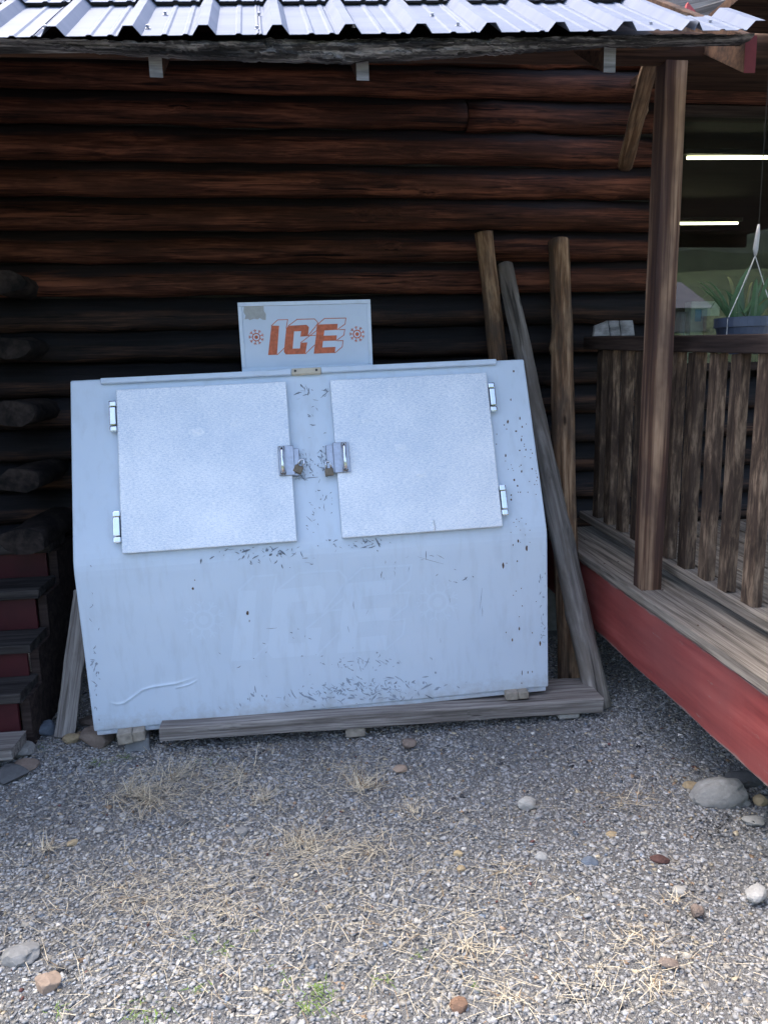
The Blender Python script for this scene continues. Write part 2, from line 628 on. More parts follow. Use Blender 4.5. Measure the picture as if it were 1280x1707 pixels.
def stone_mat(name, c, var=.3, sc_=14):
    t = NT(name)
    v = t.map((1, 1, 1))
    n1 = t.noise(v, sc_, 8, .65)
    n2 = t.noise(v, sc_ * 6, 4, .6)
    f = t.math('ADD', t.math('MULTIPLY', n1, .7), t.math('MULTIPLY', n2, .3))
    lo = tuple(x * (1 - var) for x in c)
    hi = tuple(x * (1 + var) for x in c)
    t.l(t.ramp(f, [(.32, lo), (.68, hi)]), t.b.inputs['Base Color'])
    t.b.inputs['Roughness'].default_value = .9
    t.b.inputs['Specular IOR Level'].default_value = .2
    t.bump(f, .6, .006)
    return t.m


STONE = {k: stone_mat('stone_' + k, c) for k, c in dict(
    grey=(.25, .245, .23), dark=(.10, .102, .105), pale=(.34, .33, .30), tan=(.36, .28, .17), orange=(.34, .255, .19),
    rust=(.22, .135, .09), maroon=(.10, .055, .048), slate=(.13, .155, .19), white=(.36, .355, .335), brown=(.21, .165, .135)).items()}


def ground_mat():
    t = NT('gravel_ground')
    v = t.map((1, 1, 1), rnd=False)
    vo = t.n('ShaderNodeTexVoronoi', Scale=260.0)
    t.l(v, vo.inputs['Vector'])
    n = t.noise(v, 1.5, 6, .6)
    c = t.ramp(vo.outputs['Color'], [(.1, (.145, .145, .145, 1)), (.6, (.195, .195, .192, 1)), (.95, (.26, .26, .255, 1))])
    c = t.mix(t.ramp(n, [(.4, (0, 0, 0, 1)), (.65, (.5, .5, .5, 1))]), c, (.18, .173, .158, 1))
    t.l(c, t.b.inputs['Base Color'])
    t.b.inputs['Roughness'].default_value = .95
    t.bump(vo.outputs['Distance'], .8, .01)
    return t.m


M['ground'] = ground_mat()

# ================================================================ SETTING
# ground sheet, reaching to the horizon
def gh(x, y):
    return GZ + .018 * noise.noise(Vector((x * 1.1, y * 1.1, 3))) + .006 * noise.noise(Vector((x * 4, y * 4, 5)))


xs = [-400, -120, -40, -12, -5] + [-3.2 + .1 * i for i in range(73)] + [5, 6, 12, 40, 120, 400]
ys = [-400, -120, -60, -20, -6, -2] + [-.6 + .1 * i for i in range(57)] + [6, 8, 12, 40, 120, 400]
V, F = [], []
for y in ys:
    for x in xs:
        V.append((x, y, gh(x, y) if (-3.3 < x < 4.2 and -.7 < y < 5.1) else GZ - .01))
nx = len(xs)
for j in range(len(ys) - 1):
    for i in range(nx - 1):
        F.append((j * nx + i, j * nx + i + 1, (j + 1) * nx + i + 1, (j + 1) * nx + i))
tag(put('ground', (V, F), M['ground'], smooth=True), 'grey gravel ground in front of the log building', kind='structure')

# lawn and wooded hill behind the camera (seen only mirrored in the window)
lawn = plain('lawn', (.06, .085, .035, 1), .95, var=.35, nscale=.3)
V, F = [], []
for j in range(13):
    for i in range(31):
        yy = -9 - j * 7.0
        V.append((-105 + i * 7.0, yy, GZ + .03 + max(0, (-yy - 16)) * .185 + (1.2 * noise.noise(Vector((i * .3, j * .3, 2))) if j > 2 else 0)))
for j in range(12):
    for i in range(30):
        F.append((j * 31 + i, (j + 1) * 31 + i, (j + 1) * 31 + i + 1, j * 31 + i + 1))
tag(put('lawn', (V, F), lawn, smooth=True), 'green grass slope mirrored in the shop window', kind='structure')
wood_far = plain('far_trees', (.022, .034, .017, 1), .95, var=.5, nscale=.25)
V, F = [], []
for j in range(9):
    for i in range(61):
        hh = 13.5 + (j / 8) ** .8 * 14 + 2.2 * noise.noise(Vector((i * .9, j * 1.1, 4))) + 1.6 * noise.noise(Vector((i * 2.3, j * 2, 8)))
        V.append((-150 + i * 5.0, -86 - j * 5.0, hh if j else 9.0))
for j in range(8):
    for i in range(60):
        F.append((j * 61 + i, (j + 1) * 61 + i, (j + 1) * 61 + i + 1, j * 61 + i + 1))
tag(put('wooded_hill', (V, F), wood_far, smooth=False), 'dark wooded hill mirrored in the shop window', kind='stuff')

# metal-roofed shed on the lawn, seen mirrored in the window (mirror plane Y = 4.41)
MD = 48.8
a, b, c_ = onY(1122, 522, MD), onY(1178, 522, MD), onY(1150, 466, MD)
sy_ = 8.82 - MD
sd = thing('lawn_shed', 'grey metal-roofed shed mirrored at the left of the shop window', 'shed', ((a.x + b.x) / 2, sy_ - 2.5, a.z))
shw = plain('shed_wall', (.12, .12, .125, 1), .8, var=.1, nscale=2)
shr = plain('shed_roof', (.20, .20, .225, 1), .5, .2, var=.12, nscale=3)
put('wall', box_mesh(a.x, b.x, sy_ - 5, sy_, a.z - 1.2, a.z + .35), shw, sd)
put('roof', ([(a.x - .3, sy_ + .3, a.z + .3), (b.x + .3, sy_ + .3, a.z + .3), (b.x - .6, sy_ - 2.5, c_.z + .1), (a.x - .6, sy_ - 2.5, c_.z + .1), (a.x - .3, sy_ - 5.3, a.z + .3), (b.x + .3, sy_ - 5.3, a.z + .3)],
            [(0, 1, 2, 3), (3, 2, 5, 4), (1, 5, 2), (0, 3, 4)]), shr, sd)

# ================================================================ LOG CABIN
WY = 4.30                                       # face of the log wall
cab = thing('log_cabin', 'dark stained log building with silver metal roof behind the ice chest', 'building', (0.4, WY + .12, GZ))
WINX0 = onY(1106, 400, WY).x
WINZ1 = onY(1200, 175, WY).z
WINZ0 = onY(1200, 610, WY).z
bl_px = [94, 151, 207.5, 266, 324.5, 379, 433, 487, 541.5, 594, 646]
bz = [onY(640, p, WY).z for p in bl_px]
pitch = (bz[2] - bz[-1]) / 8
while bz[-1] > .30:
    bz.append(bz[-1] - pitch)
bz = [bz[0] + pitch * 2, bz[0] + pitch] + bz
XL, XR = -1.78, 5.2
for i in range(len(bz) - 1):
    z1, z0 = bz[i], bz[i + 1]
    r = (z1 - z0) / 2 * 1.07
    zc = (z0 + z1) / 2
    spans = [(XL, XR)]
    if i == 3:
        xj = onY(781, 180, WY).x
        spans = [(XL, xj - .003), (xj + .003, XR)]
    elif i == 7:
        xj = onY(170, 400, WY).x
        spans = [(XL, XR)]
    out = []
    for a, b in spans:
        if WINZ0 - .05 < zc < WINZ1 + .05 and b > WINX0:
            out.append((a, WINX0))
        else:
            out.append((a, b))
    for k, (a, b) in enumerate(out):
        if b - a < .1:
            continue
        tilt = random.uniform(-.0015, .0035)
        me = log_mesh(b - a, r, r * random.uniform(.96, 1.02), ry=1.12, nseg=int((b - a) * 14), n=24, rough=.012, bend=.012, seed=100 + i * 3 + k, knots=6, shear=.42)
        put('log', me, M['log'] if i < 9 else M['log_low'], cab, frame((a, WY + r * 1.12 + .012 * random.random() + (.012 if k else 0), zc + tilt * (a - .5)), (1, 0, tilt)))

# crossing log ends at the left corner
ends = [(onY(x_, y_, Y_).x, Y_, a_, b_) for x_, y_, Y_, a_, b_ in ((42, 460, 4.05, 436, 489), (50, 575, 4.0, 548, 600), (60, 684, 3.92, 655, 712), (66, 795, 3.84, 768, 822), (76, 897, 3.70, 868, 925))]
for i, (xr, yf, p0, p1) in enumerate(ends):
    zt, zb = onY(30, p0 + 14, yf).z, onY(30, p1, yf).z
    r = (zt - zb) / 2
    me = log_mesh(.95, r * 1.02, r, ry=1.7, n=10, nseg=8, rough=.016, bend=.004, seed=300 + i)
    put('corner_log', me, M['log_end'], cab, frame((xr - r * 1.7, yf, (zt + zb) / 2), (0, 1, 0)))
# upper corner: log ends of the side wall
z = bz[6] + .02
k = 0
while z < 3.2:
    me = log_mesh(.9, .085, .085, n=14, nseg=8, rough=.012, bend=.004, seed=330 + k)
    put('corner_log', me, M['log'], cab, frame((-1.50 - .03 * (k % 2), 4.14 - .05 * (k % 3), z + .085), (0, 1, 0)))
    z += pitch
    k += 1
put('wall_core', box_mesh(XL, WINX0 - .005, WY + .115, WY + .15, .0, 3.35), M['interior'], cab)
put('wall_core', box_mesh(WINX0, 5.2, WY + .21, WY + .24, WINZ1 + .021, 3.35), M['interior'], cab)
# unseen log wall added left of the stairs to shade them
for k in range(18):
    me = log_mesh(2.0, .09, .088, n=12, nseg=14, rough=.010, bend=.01, seed=360 + k)
    put('shade_wall_log', me, M['log'], cab, frame((-2.05, 2.3 + .04 * (k % 2), GZ + .08 + k * .172), (0, 1, 0)))
# foundation under the wall
for i, (a, b) in enumerate([(-1.30, -.86), (-.85, -.41), (-.40, .04), (.05, .49), (.50, .94), (.95, 1.39), (1.40, 1.84)]):
    put('foundation_block', box_mesh(a, b, WY + .05, WY + .25, GZ - .05, bz[-1] + .01, .006), M['concrete'], cab)
put('back_board', box_mesh(XL - 1.6, -1.80, 4.7, 4.75, GZ - .05, 3.4), M['interior'], cab)
put('floor_slab', box_mesh(-1.8, 5.3, WY + .27, 8.3, .30, .42), M['interior'], cab)
# interior of the shop behind the window
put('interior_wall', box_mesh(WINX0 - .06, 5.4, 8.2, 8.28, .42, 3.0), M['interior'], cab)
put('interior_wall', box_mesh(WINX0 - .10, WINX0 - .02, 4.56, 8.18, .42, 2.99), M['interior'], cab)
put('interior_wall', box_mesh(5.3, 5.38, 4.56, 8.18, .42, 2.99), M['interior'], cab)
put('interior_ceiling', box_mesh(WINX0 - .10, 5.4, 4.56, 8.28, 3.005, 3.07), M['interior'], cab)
win = put('window', box_mesh(WINX0 + .002, WINX0 + .05, WY + .06, WY + .20, WINZ0 - .02, WINZ1 + .02, .004), M['rail'], cab)
put('frame_rail', box_mesh(WINX0 + .052, 5.2, WY + .06, WY + .20, WINZ1 - .03, WINZ1 + .02, .004), M['rail'], win)
put('sill', box_mesh(WINX0 + .052, 5.2, WY + .02, WY + .24, WINZ0 - .03, WINZ0 + .02, .004), M['rail'], win)
put('pane', box_mesh(WINX0 + .052, 5.2, WY + .11, WY + .116, WINZ0 + .021, WINZ1 - .031), M['glass'], win)

# ---- metal roof
EY = 2.68
eL, eR = onY(0, 60, EY), onY(1252, 51, EY)
exd = (eR - eL).normalized()
SL = radians(31)
esd = Vector((0, cos(SL), sin(SL)))
end_ = exd.cross(esd).normalized()
RM = Matrix(((exd.x, esd.x, end_.x, eL.x), (exd.y, esd.y, end_.y, eL.y), (exd.z, esd.z, end_.z, eL.z), (0, 0, 0, 1)))
roof = put('roof', box_mesh(-1.9, (onY(1072, 12, EY + .33).x - eL.x) / exd.x, .10, 3.9, -.075, -.055), M['plate'], cab, RM)
SP = .2289
rib0 = (onY(90, 47, EY) - eL).dot(exd)


def panel(x0, x1, s0, s1, lift, name, seed):
    pts = []
    k = math.floor((x0 - rib0) / SP) - 1
    prof = []
    while True:
        c = rib0 + k * SP
        if c - .05 > x1:
            break
        prof += [(c - .037, 0), (c - .015, .027), (c + .015, .027), (c + .037, 0), (c + .095, 0), (c + .101, .004), (c + .112, .004), (c + .118, 0), (c + .16, 0), (c + .166, .004), (c + .177, .004), (c + .183, 0)]
        k += 1
    prof = [p for p in prof if x0 <= p[0] <= x1]
    prof = [(x0, 0)] + prof + [(x1, prof[-1][1])]
    ns = 8
    V, F = [], []
    for j in range(ns + 1):
        s = s0 + (s1 - s0) * j / ns
        for (x, z) in prof:
            V.append((x, s, z + lift + .0007 * noise.noise(Vector((x * 5, s * 4, seed)))))
    n = len(prof)
    for j in range(ns):
        for i in range(n - 1):
            F.append((j * n + i, j * n + i + 1, (j + 1) * n + i + 1, (j + 1) * n + i))
    m = bpy.data.meshes.new(name)
    m.from_pydata(V, [], F)
    o = put(name, m, M['roof'], roof, RM)
    md = o.modifiers.new('thickness', 'SOLIDIFY')
    md.thickness = .0015
    return o


LR = (eR - eL).length
LU = (onY(1072, 12, EY + .33).x - eL.x) / exd.x
edges = [-1.9, rib0 - SP * 2 + .0, rib0 + SP * 1.5, rib0 + SP * 4.5, rib0 + SP * 7.5, LR]
edges = [-1.9, rib0 - .06, rib0 + 3 * SP - .06, rib0 + 6 * SP - .06, LU, LR]
for i in range(len(edges) - 1):
    panel(edges[i], edges[i + 1], -.02, .76 if i < 4 else .24, .001 * (i % 2), 'roof_panel', i)
LU = (onY(1072, 12, EY + .33).x - eL.x) / exd.x
for i, (a, b) in enumerate([(-1.9, rib0 - .06), (rib0 - .06, rib0 + 3 * SP - .06), (rib0 + 3 * SP - .06, LU)]):
    panel(a, b, .53, 3.9, .016 + .001 * (i % 2), 'upper_roof_panel', 9 + i)
put('lap_strip', box_mesh(-1.9, LU, .55, .575, .004, .015), M['black'], roof, RM)
put('edge_trim', box_mesh(LU + .002, LU + .03, .52, 3.9, .005, .065), M['roof'], roof, RM)
# screws with washers
scr = None
for zx, zy in [(152, 100), (494, 101), (550, 55), (858, 106), (862, 60), (1143, 60), (1180, 98), (250, 50)]:
    p = onY(zx / 2, zy / 2, EY)
    q = Vector((zx / 2, zy / 2))
    # intersect pixel ray with roof plane
    d = ray(*q)
    tt = (eL - CAM).dot(end_) / d.dot(end_)
    P = CAM + d * tt
    lx, ls = (P - eL).dot(exd), (P - eL).dot(esd)
    if not (-.02 < ls < .6):
        continue
    if scr is None:
        v1 = tube([(0, 0, 0), (0, 0, .004)], .009, 8)
        v2 = tube([(0, 0, .004), (0, 0, .013)], .0055, 6)
        m = bpy.data.meshes.new('screw')
        vv, ff = join([v1, v2])
        m.from_pydata(vv, [], ff)
        m.materials.append(M['dullmetal'])
        scr = m
    put('screw', scr, None, roof, RM @ Matrix.Translation((lx, ls, .001)))
for zx, zy in [(160, 65), (247, 97), (892, 98), (1090, 93)]:
    d = ray(640 + zx / 2, zy / 2)
    P = CAM + d * ((eL - CAM).dot(end_) / d.dot(end_))
    lx, ls = (P - eL).dot(exd), (P - eL).dot(esd)
    put('screw', scr, None, roof, RM @ Matrix.Translation((lx, min(.45, max(0, ls)), .001)))

# live-edge bark slab under the metal
V, F = [], []
nseg = 300
low = [(-400, 70), (0, 72), (100, 78), (250, 90), (400, 96), (560, 101), (700, 95), (860, 85), (1000, 76), (1240, 70), (1400, 70)]


def lowpx(px):
    for (a, b), (c, d) in zip(low, low[1:]):
        if a <= px <= c:
            return b + (d - b) * (px - a) / (c - a)
    return 70


for i in range(nseg + 1):
    px = -330 + (1253 + 330) * i / nseg
    yy = EY + .035
    topz = (eL + exd * ((onY(px, 60, EY) - eL).dot(exd))).z - .004
    bz_ = onY(px, lowpx(px) + 3.5 * noise.noise(Vector((px * .03, 2, 2))) + 2.5 * noise.noise(Vector((px * .12, 4, 2))), yy).z
    x = onY(px, 60, EY).x
    nz = 7
    for k in range(nz):
        t = k / (nz - 1)
        zz = topz + (bz_ - topz) * t
        bul = .028 * sin(pi * min(1, t * 1.1)) + .020 * noise.noise(Vector((px * .012, t * 4, 1))) + .016 * noise.noise(Vector((px * .035, t * 9, 6))) + .010 * noise.noise(Vector((px * .11, t * 16, 3)))
        V.append((x, yy - bul, zz))
    V.append((x, yy + .06, bz_ + .01))
    V.append((x, yy + .06, topz - .01))
n = 9
for i in range(nseg):
    for k in range(n):
        F.append((i * n + k, i * n + (k + 1) % n, (i + 1) * n + (k + 1) % n, (i + 1) * n + k))
F += [tuple(range(n)), tuple(nseg * n + k for k in range(n - 1, -1, -1))]
put('bark_fascia', (V, F), M['bark'], roof, None, smooth=False)
# eave plate carried by the post
pz = (onY(640, 72, 3.09).z + onY(640, 97, 3.09).z) / 2
a, b = onY(-300, 80, 3.09), onY(1275, 82, 3.09)
put('eave_plate', log_mesh((b - a).length, .062, .062, n=12, nseg=40, rough=.006, bend=.008, seed=77), M['plate'], roof, frame((a.x, 3.10, pz), (1, 0, .012)))
# rafter tails
M['redend'] = plain('red_rafter_paint', (.16, .022, .026, 1), .6, var=.2, nscale=20)
for i, (px, p0, p1, wpx) in enumerate([(262, 84, 131, 21), (604, 88, 136, 21), (1011, 76, 123, 22), (1241, 70, 124, 20)]):
    yf = 2.77
    zt, zb = onY(px, p0, yf).z + .02, onY(px, p1, yf).z
    xc = onY(px, p1, yf).x
    m = box_mesh(-.020, .020, 0, 1.55, zb - (zt + zb) / 2, zt - (zt + zb) / 2, .003)
    for v in m.vertices:
        v.co.z += v.co.y * math.tan(SL)
    put('rafter_tail', m, M['plate'], roof, Matrix.Translation((xc, yf, (zt + zb) / 2)))
    put('rafter_end' if i < 3 else 'red_rafter_end', box_mesh(-.021, .021, -.004, -.001, zb - (zt + zb) / 2 + .002, zt - (zt + zb) / 2 - .002), M['redend'] if i == 3 else M['rafter'], roof, Matrix.Translation((xc, yf, (zt + zb) / 2)))
# gable and soffit of the porch roof at the upper right
g0, g1 = onY(1060, 34, 3.75), onY(1262, -6, 3.75)
put('gable_board', beam_mesh((g1 - g0).length + 1.0, .035, .15, 30, .006, .004, 55), M['greywood'], roof, frame(g0 + Vector((0, 0, .045)), g1 - g0))
g0, g1 = onY(1150, 34, 3.70), onY(1330, -22, 3.70)
put('gable_board', beam_mesh((g1 - g0).length + 1.0, .035, .07, 30, .006, .004, 56), M['greywood'], roof, frame(g0, g1 - g0))
rp = [onY(1136, 31, 3.66), onY(1158, 31, 3.66), onY(1157, 20, 3.66), onY(1145, 5, 3.66)]
M['redpaint'] = plain('red_board_paint', (.42, .07, .075, 1), .6, var=.2, nscale=20)
put('red_board', ([tuple(p) for p in rp] + [(p.x, p.y + .02, p.z) for p in rp], [(0, 1, 2, 3), (7, 6, 5, 4), (0, 4, 5, 1), (1, 5, 6, 2), (2, 6, 7, 3), (3, 7, 4, 0)]), M['redpaint'], roof)
put('porch_soffit', box_mesh(1.95, 5.4, .2, 4.5, 3.06, 3.10), M['plate'], roof)
put('porch_fascia', box_mesh(1.95, 5.4, .15, .19, 2.92, 3.2), M['plate'], roof)

# ================================================================ STAIRS at the left edge
st = thing('stairs', 'dark wooden steps with red risers climbing at the left edge', 'stairs', (-1.6, 3.4, GZ))
SX0, SX1 = -1.93, -1.20
trd = []
for q in ((34, 1158), (50, 1074), (64, 984)):
    w_ = onX(*q, -1.20)
    trd.append((w_.y, w_.z))
trd.append((trd[2][0] + .22, trd[2][1] + .17))
print('stairs', trd)
for i, (yf, zt) in enumerate(trd):
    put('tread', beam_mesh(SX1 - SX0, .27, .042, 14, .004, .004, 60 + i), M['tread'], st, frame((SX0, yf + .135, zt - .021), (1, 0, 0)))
    zl = GZ - .02 if i == 0 else trd[i - 1][1] + .002
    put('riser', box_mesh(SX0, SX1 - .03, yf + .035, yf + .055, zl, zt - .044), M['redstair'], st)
V = []
prof = []
for i, (yf, zt) in enumerate(trd):
    zl = GZ - .05 if i == 0 else trd[i - 1][1] - .044
    prof += [(yf + .06, zl), (yf + .06, zt - .044)]
prof += [(4.25, trd[3][1] - .044), (4.25, .25), (trd[0][0] + .32, GZ - .05)]
for xx in (SX1 - .026, SX1 + .014):
    V += [(xx, y, z) for y, z in prof]
n = len(prof)
F = [tuple(range(n)), tuple(range(2 * n - 1, n - 1, -1))] + [(k, n + k, n + (k + 1) % n, (k + 1) % n) for k in range(n)]
put('stringer', (V, F), M['rail'], st)
pl = thing('bottom_plank', 'pale weathered plank lying at the foot of the red stairs', 'plank', (-1.6, 3.1, GZ))
put('board', beam_mesh(.95, .18, .05, 12, .004, .005, 71), M['greywood'], pl, frame((-2.15, 3.17, GZ + .075), (1, .0, .0)))

# ================================================================ DECK, RAILING, POST at the right
DX = 1.50


def dz(y, s=.03, z0=.575, y0=3.05):
    return z0 + s * (y - y0)


dk = thing('porch_deck', 'weathered plank deck edged by a worn red beam at the right', 'deck', (1.6, 3.0, GZ))
p0, p1 = Vector((DX + .03, 4.28, dz(4.28) - .05 - .155)), Vector((DX + .03, .9, dz(.9) - .05 - .155))
put('rim_beam', beam_mesh((p1 - p0).length, .06, .31, 60, .004, .006, 12, chip=.010), M['red'], dk, frame(p0, p1 - p0))
for i in range(9):
    xc = DX - .012 + .0725 + i * .155
    ww = .145 if i else .17
    q0, q1 = Vector((xc + (.0 if i else .01), 4.27, dz(4.27) - .0225)), Vector((xc + (.0 if i else .01), .9, dz(.9) - .0225))
    put('deck_board', beam_mesh(3.38, ww, .045, 40, .003, .004, 20 + i, chip=.006), M['deckboard'], dk, frame(q0, q1 - q0))
nm = bpy.data.meshes.new('nail')
nv_, nf_ = tube([(0, 0, 0), (0, 0, .002)], .0045, 8)
nm.from_pydata([tuple(p) for p in nv_], [], nf_)
nm.materials.append(M['rust'])
for k in range(7):
    yy = 1.25 + .45 * k
    for xx in (DX + .03, DX + .115):
        put('nail', nm, None, dk, Matrix.Translation((xx + random.uniform(-.008, .008), yy + random.uniform(-.02, .02), dz(yy) + .0005)))
for i in range(6):
    put('joist', box_mesh(DX + .065, 3.2, .95 + i * .62, 1.0 + i * .62, .32, .455), M['rail'], dk)

rl = thing('porch_railing', 'dark wooden railing with rough-sawn balusters along the deck', 'railing', (1.7, 3.0, .6))
RX = 1.70


def rz(y):
    return .640 + .045 * (y - 3.2)


q0, q1 = Vector((RX + .045, 4.26, rz(4.26))), Vector((RX + .045, .9, rz(.9)))
put('bottom_rail', beam_mesh((q1 - q0).length, .095, .042, 30, .003, .004, 31), M['deckboard'], rl, frame(q0, q1 - q0))


def tz(y):
    return 1.645 + .040 * (y - 3.2)


q0, q1 = Vector((RX + .045, 4.26, tz(4.26))), Vector((RX + .045, .9, tz(.9)))
put('top_rail', beam_mesh((q1 - q0).length, .10, .07, 30, .002, .004, 32), M['rail'], rl, frame(q0, q1 - q0))
# balusters: from the pixel of the near bottom corner
byl = [onX(1128, 945, RX).y, onX(1160, 965, RX).y, onX(1192, 985, RX).y, onX(1232, 1008, RX).y, onX(1280, 1035, RX).y]
step = (byl[0] - byl[4]) / 4
bys = [byl[0] + step * k for k in range(8, 0, -1)] + byl + [byl[4] - step * k for k in range(1, 8)]
for i, y in enumerate(bys):
    if y > 4.22 or y < .95:
        continue
    zb, zt = rz(y) + .0215, tz(y) - .036
    y = y + random.uniform(-.008, .008)
    put('baluster', beam_mesh(zt - zb, .045 + random.uniform(-.004, .004), .072 + random.uniform(-.004, .005), 14, .0008, .002, 500 + i, chip=.0), M['baluster'], rl,
        frame((RX + .045, y + .0, zb), (random.uniform(-.006, .006), random.uniform(-.008, .008), 1), (0, 1, 0)))

pb = onX(1078, 976, 1.56)
pt = onX(1120, 84, 1.56)
po = thing('porch_post', 'tall square brown timber post standing on the deck edge', 'post', (1.56, pb.y, dz(pb.y)))
m = beam_mesh(pt.z - dz(pb.y) + .12, .090, .090, 24, .0025, .002, 41)
put('shaft', m, M['post'], po, frame((1.56, pb.y, dz(pb.y) + .001), (pt - pb) * 1.0, (0, 1, 0)))
br = thing('brace_branch', 'thin crooked branch brace slanting from the post top', 'branch', onY(1038, 280, 3.75))
ba, bb = onY(1040, 276, 3.95), onY(1096, 78, 3.25)
put('branch', log_mesh((bb - ba).length, .036, .038, n=12, nseg=26, rough=.006, bend=.012, seed=43, knots=3), M['pole_brown'], br, frame(ba, bb - ba))

# ================================================================ ICE CHEST
CY = 3.20
bl, brp = onY(157, 1220, CY), onY(914, 1145, CY)
cx = (brp - bl).normalized()
cy = Vector((0, 1, 0))
cz = cx.cross(cy).normalized()
CM = Matrix(((cx.x, cy.x, cz.x, bl.x), (cx.y, cy.y, cz.y, bl.y), (cx.z, cy.z, cz.z, bl.z), (0, 0, 0, 1)))
CMI = CM.inverted()
CWID = (brp - bl).length
H1, H2, D2, D3 = .742, 1.505, .26, .86
ch = thing('ice_chest', 'large pale blue-white ice merchandiser with two silver doors, tilted on blocks', 'ice chest', bl + cx * CWID * .5)
tl_l = CMI @ onY(117, 633, CY + D2)
tr_l = CMI @ onY(873, 602, CY + D2)
INL, INR = max(0, tl_l.x), max(0, CWID - tr_l.x)
hs_ = Vector((D2, H2 - H1)).normalized()
prof = [(0, 0)]
for k in range(5):
    t = k / 4
    a_, c_, b_ = Vector((0, H1 - .05)), Vector((0, H1)), Vector((0, H1)) + hs_ * .05
    p_ = a_.lerp(c_, t).lerp(c_.lerp(b_, t), t)
    prof.append((p_.x, p_.y))
prof += [(D2, H2), (D3, H2), (D3, 0)]


def taper(z):
    return max(0.0, (z - H1) / (H2 - H1))


bm = bmesh.new()
vs = [[bm.verts.new((INL * taper(z) if s_ == 0 else CWID - INR * taper(z), y, z)) for (y, z) in prof] for s_ in (0, 1)]
n = len(prof)
bm.faces.new(vs[0][::-1] if False else vs[0])
bm.faces.new(vs[1][::-1])
for k in range(n):
    bm.faces.new((vs[0][k], vs[1][k], vs[1][(k + 1) % n], vs[0][(k + 1) % n]))
bmesh.ops.recalc_face_normals(bm, faces=bm.faces[:])
bmesh.ops.bevel(bm, geom=[e for e in bm.edges if e.calc_face_angle(0) > .6], offset=.007, segments=2, affect='EDGES', profile=.5)
m = bpy.data.meshes.new('body')
bm.to_mesh(m)
bm.free()
put('body', m, M['chest'], ch, CM)
put('base_lip', box_mesh(.01, CWID - .01, .006, D3 - .02, -.022, -.001, .003), M['chest'], ch, CM)
# slanted plane frame
slp = Vector((0, D2, H2 - H1)).normalized()
sln = Vector((0, -slp.z, slp.y))           # outward normal (towards the viewer)
K = Vector((0, 0, H1))
SM = CM @ Matrix(((1, slp.x, sln.x, K.x), (0, slp.y, sln.y, K.y), (0, slp.z, sln.z, K.z), (0, 0, 0, 1)))
SMI = SM.inverted()
HS = sqrt(D2 ** 2 + (H2 - H1) ** 2)


def plane_px(Mx, MxI, x, y, off=0.0):
    o = MxI @ CAM
    d = MxI.to_3x3() @ ray(x, y)
    t = (off - o.z) / d.z
    p = o + d * t
    return p.x, p.y


def up(x, y, off=0.0):          # pixel -> coordinates on the slanted upper face
    return plane_px(SM, SMI, x, y, off)


LM = CM @ Matrix(((1, 0, 0, 0), (0, 0, -1, 0), (0, 1, 0, 0), (0, 0, 0, 1)))   # lower face frame: x across, y up, z outwards
LMI = LM.inverted()


def lo(x, y, off=0.0):
    return plane_px(LM, LMI, x, y, off)


# doors
DT = .034
doors = []
for (c4, side) in (([(195, 648), (477, 637), (495, 902), (202, 923)], -1), ([(550, 632), (808, 622), (841, 878), (571, 896)], 1)):
    q = [up(*p, DT) for p in c4]
    x0, x1 = (q[0][0] + q[3][0]) / 2, (q[1][0] + q[2][0]) / 2
    y1, y0 = (q[0][1] + q[1][1]) / 2, (q[2][1] + q[3][1]) / 2
    d = put('door', box_mesh(x0, x1, y0, y1, .004, DT, .004, 2), M['stucco'], ch, SM)
    put('gasket', box_mesh(x0 + .012, x1 - .012, y0 + .012, y1 - .012, .0006, .0038), M['black'], d, SM)
    doors.append((d, x0, x1, y0, y1))
for (px, py, di) in ((190, 695, 0), (196, 879, 0), (821, 663, 1), (842, 834, 1)):
    d = doors[di][0]
    hx, hy = up(px, py, .02)
    hx = doors[di][1] - .017 if di == 0 else doors[di][2] + .017
    hm = join([mesh_vf(box_mesh(-.013, .013, -.040, .040, 0, .040, .004, 2)), mesh_vf(box_mesh(-.015, .015, .042, .068, 0, .034, .005, 2)), mesh_vf(box_mesh(-.015, .015, -.068, -.042, 0, .034, .005, 2))])
    put('hinge', hm, M['chrome'], d, SM @ Matrix.Translation((hx, hy, .001)))
locks = []
for di, (plx0, plx1, bar, sx0, sx1, py0, py1) in enumerate([(466, 489, 471, 488, 498, 743, 794), (558, 581, 575, 546, 557, 737, 789)]):
    d = doors[di][0]
    a, b = up(plx0, py1, DT), up(plx1, py0, DT)
    y0, y1 = a[1], b[1]
    pm = put('latch_plate', box_mesh(a[0], b[0], y0, y1, DT + .0005, DT + .008, .002), M['dullmetal'], d, SM)
    hb = up(bar, (py0 + py1) / 2, DT + .03)[0]
    L = y1 - y0
    pts = [(hb, y0 + L * .06, DT + .006), (hb, y0 + L * .10, DT + .030), (hb, y0 + L * .2, DT + .038), (hb, y1 - L * .2, DT + .038), (hb, y1 - L * .10, DT + .030), (hb, y1 - L * .06, DT + .006)]
    put('handle', tube(pts, [.009, .0095, .0085, .0085, .0095, .009], 10), M['chrome'], pm, SM, smooth=True)
    for yy in (y0 + L * .10, y1 - L * .10):
        put('grip', tube([(hb, yy - .008, DT + .020), (hb, yy + .008, DT + .026)], .0115, 8), M['tape'], pm, SM)
    a, b = up(sx0, py1, .02), up(sx1, py0 + 5, .02)
    put('strike_plate', box_mesh(min(a[0], b[0]), max(a[0], b[0]), a[1], b[1], .0005, DT - .004, .002), M['dullmetal'], ch, SM)
